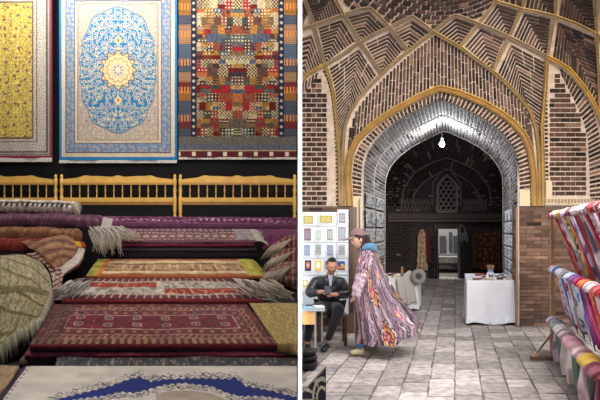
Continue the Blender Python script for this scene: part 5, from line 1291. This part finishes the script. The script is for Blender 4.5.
hand(mb, P(355.5,293.5,6.90), (-0.25,0,-1), (-0.9,0.2,0.2), 0.16, SW, 0.5, 1); hand(mb, P(362,293,7.35), (-0.2,0,-1), (-0.9,-0.2,0.2), 0.16, SW, 0.5, -1)
mb.build('body', M_SKIN, wom, smooth=True)
mb = MB(); hair_cap(mb, hw, 0.225, HR, (52,36,32), front=0.35, back=-0.7, grow=1.12, rag=0.03); mb.ell(P(366.5,242,7.15), (0.055,0.065,0.095), C(48,34,32)); mb.ell(P(364.5,247,7.1), (0.05,0.06,0.06), C(44,30,28)); mb.build('hair', M_FAB, wom, smooth=True)
# knitted cap with brim
mb = MB(); E = Euler(HR).to_quaternion(); hair_cap(mb, (hw[0],hw[1],hw[2]+0.016), 0.225, HR, (116,92,88), front=0.42, back=0.18, grow=1.22, rag=0.0)
na = 24; vs = []
for j in range(na):
    a = math.pi*(1.16+0.68*j/(na-1))
    for r, zo in ((1.0,0.052),(1.75,0.028)):
        q = Vector((0.092*math.cos(a)*(r if r == 1 else 1.15), 0.112*math.sin(a)*r*0.98, zo)); q.rotate(E); vs.append((hw[0]+q.x, hw[1]+q.y, hw[2]+q.z+0.012))
vs2 = [(x,y,z-0.008) for x,y,z in vs]; n = len(vs); fs = []
for j in range(na-1): a = 2*j; fs += [(a,a+1,a+3,a+2),(n+a,n+a+2,n+a+3,n+a+1),(a+1,n+a+1,n+a+3,a+3)]
mb.add(vs+vs2, fs, C(124,98,94)); mb.build('cap', M_FAB, wom, smooth=True)
# blue hood lying on the shoulders
mb = MB(); n = {'a':Q(361.5,249.5,7.04,0.028),'b':Q(366.5,246.6,7.03,0.045),'c':Q(372.5,247.6,7.10,(0.06,0.07)),'d':Q(374,249,7.2,(0.06,0.07)),'e':Q(370,247.5,7.27,0.045),'f':Q(363,249,7.25,0.028)}
skin_mesh(n, [('a','b'),('b','c'),('c','d'),('d','e'),('e','f')], mb, lambda v: C(80,116,146)); mb.build('hood', M_FAB, wom, smooth=True)
# ikat cloth
def ikat(u, t, sd=0.0):
    """u across, t down; jagged nested diamonds between dark wavering stripes on pale mauve"""
    c = np.zeros(u.shape+(3,)); c[:] = (160, 134, 146)
    v = vn(u*40, t*6+sd, 8); c[v > 0.62] = (128, 100, 118); c[v < 0.22] = (204, 186, 188)
    jag = 0.07*(hsh(np.floor(u*110), np.floor(t*2.0), 2)-0.5)
    x = u*5.4+sd+0.10*np.sin(t*5.0); k = np.floor(x); cx = (x % 1)-0.5; dia = (k % 2) == 0
    tt = ((t*1.75+0.37*k+jag) % 1)-0.5; dd = np.abs(cx)*2.0+np.abs(tt)*1.5
    w = 0.06*np.sin(t*16+k*2)+0.05*np.sin(t*37)
    m = np.abs(np.abs(cx)-0.44) < 0.10+w*0.5; c[m] = (42, 30, 42); m = np.abs(np.abs(cx)-0.44) < 0.025; c[m] = (160, 120, 130)
    for lo_, hi_, col in ((0.02,0.10,(44,32,42)),(0.20,0.27,(96,60,78))): m = ~dia & (np.abs(cx+w) > lo_) & (np.abs(cx+w) < hi_); c[m] = col
    m = ~dia & (dd < 0.26); c[m] = (206, 60, 110); m = ~dia & (dd < 0.14); c[m] = (236, 190, 90)
    for th_, col in ((0.86,(44,32,44)),(0.76,(222,206,200)),(0.68,(52,34,46)),(0.56,(188,36,44)),(0.46,(228,176,60)),(0.36,(34,30,48)),(0.27,(206,50,92)),(0.18,(84,60,150)),(0.09,(236,196,96))):
        m = dia & (dd < th_); c[m] = col
    return c
Lc = [(361,247.5),(358.5,252),(356.5,262),(355.5,275),(355,290),(354.8,310),(355.4,328),(356.6,342.5)]
Rc = [(371,248),(377,253),(381,264),(387,278),(395,292),(406,306),(417,317),(421,326)]
dep = [0.06,0.15,0.17,0.19,0.22,0.28,0.33,0.36]
nt_, nu_ = 110, 200; tt = np.linspace(0,1,nt_); L = resample(Lc, nt_); R = resample(Rc, nt_); dp = np.interp(tt, np.linspace(0,1,8), dep)
# match rows by parameter, the right edge flies out
V = np.zeros((nt_, nu_, 3)); th = np.linspace(0, 2*math.pi, nu_, endpoint=False)
for i in range(nt_):
    cxp = (L[i]+R[i])/2; hx = (R[i]-L[i])/2; f = tt[i]
    fold = 1+0.10*f**1.2*np.sin(th*9+3*f)+0.05*f*np.sin(th*17+1.5)
    px = cxp[0]+hx[0]*np.cos(th)*np.clip(fold, 0, 1.06); py = cxp[1]+hx[1]*np.cos(th)+f*5.5*(1-np.abs(np.cos(th)))*(1 if True else 0)
    Yc = YW+0.02; Yd = Yc+dp[i]*np.sin(th)*fold-0.0
    V[i, :, 0] = (px-300)*Yc/F; V[i, :, 1] = Yd; V[i, :, 2] = EYE+(HZ-py)*Yc/F
U, T = np.meshgrid(th/(2*math.pi), tt); front = ikat(np.where(U > 0.5, 0.5+0.5*(1+np.cos(U*2*math.pi))*0.5*1.25, 0.5*(1+np.cos(U*2*math.pi))*0.5*1.25), T*1.25, 0.3)
m = (np.cos(th)[None, :] > 0.80) & (T > 0.45); front[m] = front[m]*0.62+np.array((90,46,50))*0.2
front = np.where(T[..., None] < 0.02, np.array((150,130,140)), front)
fast_grid('coat', V, lin(np.clip(front*0.86,0,255)), M_SILK, wom, closed=True, thick=None)
# sleeve facing the viewer
def sleeve(nodes, name, sd):
    pl = resample([n[:3] for n in nodes], 60); rr = np.interp(np.linspace(0,1,60), np.linspace(0,1,len(nodes)), [n[3] for n in nodes]); nn = 36; V = np.zeros((60, nn, 3))
    for i in range(60):
        d = pl[min(i+1,59)]-pl[max(i-1,0)]; d /= np.linalg.norm(d); a = np.cross(d, (0,1,0)); a /= np.linalg.norm(a); b = np.cross(d, a)
        for j in range(nn):
            t_ = 2*math.pi*j/nn; r = rr[i]*(1+0.07*math.sin(i*0.55+2*t_)+0.04*math.sin(i*1.1+t_)); V[i, j] = pl[i]+a*r*math.cos(t_)+b*r*math.sin(t_)
    U, T = np.meshgrid(np.arange(nn)/nn, np.linspace(0,1,60)); c = ikat(U*0.5+0.1, T*0.8, sd); mm = T > 0.55; c[mm] = c[mm]*0.4+np.array((186,164,176))*0.6
    fast_grid(name, V, lin(np.clip(c,0,255)), M_SILK, wom, closed=True)
sleeve([Q(367,254,7.03,0.075),Q(365,262,6.94,0.085),Q(361.5,277,6.86,0.075),Q(357.5,288,6.83,0.068),Q(356,296,6.83,0.055)], 'sleeve', 1.7)
sleeve([Q(367,254,7.27,0.075),Q(368,264,7.36,0.08),Q(367,278,7.42,0.07),Q(362,293,7.40,0.055)], 'sleeve', 0.7)
# jeans cuffs and shoes
for (ax, Yd, sx, top) in ((361.5,7.12,-1,344),(374,7.34,-1,342)):
    mb = MB(); a = P(ax, 230, Yd); mb.lathe([(0.05,0.30),(0.062,0.18),(0.072,0.10),(0.066,0.098),(0.045,0.16)], (a[0],a[1],0.02), C(62,96,150), n=18); mb.build('jeans_cuff', M_FAB, wom, smooth=True)
    mb = MB(); n = {'h':(a[0]+0.04,a[1],0.055,(0.043,0.05)),'m':(a[0]-0.05,a[1]-0.01,0.055,(0.045,0.042)),'t':(a[0]-0.15,a[1]-0.02,0.04,(0.042,0.032))}
    skin_mesh(n, [('h','m'),('m','t')], mb, lambda v: C(168,160,132) if v[2] > 0.028 else C(176,166,90)); mb.build('shoe', M_FAB, wom, smooth=True)
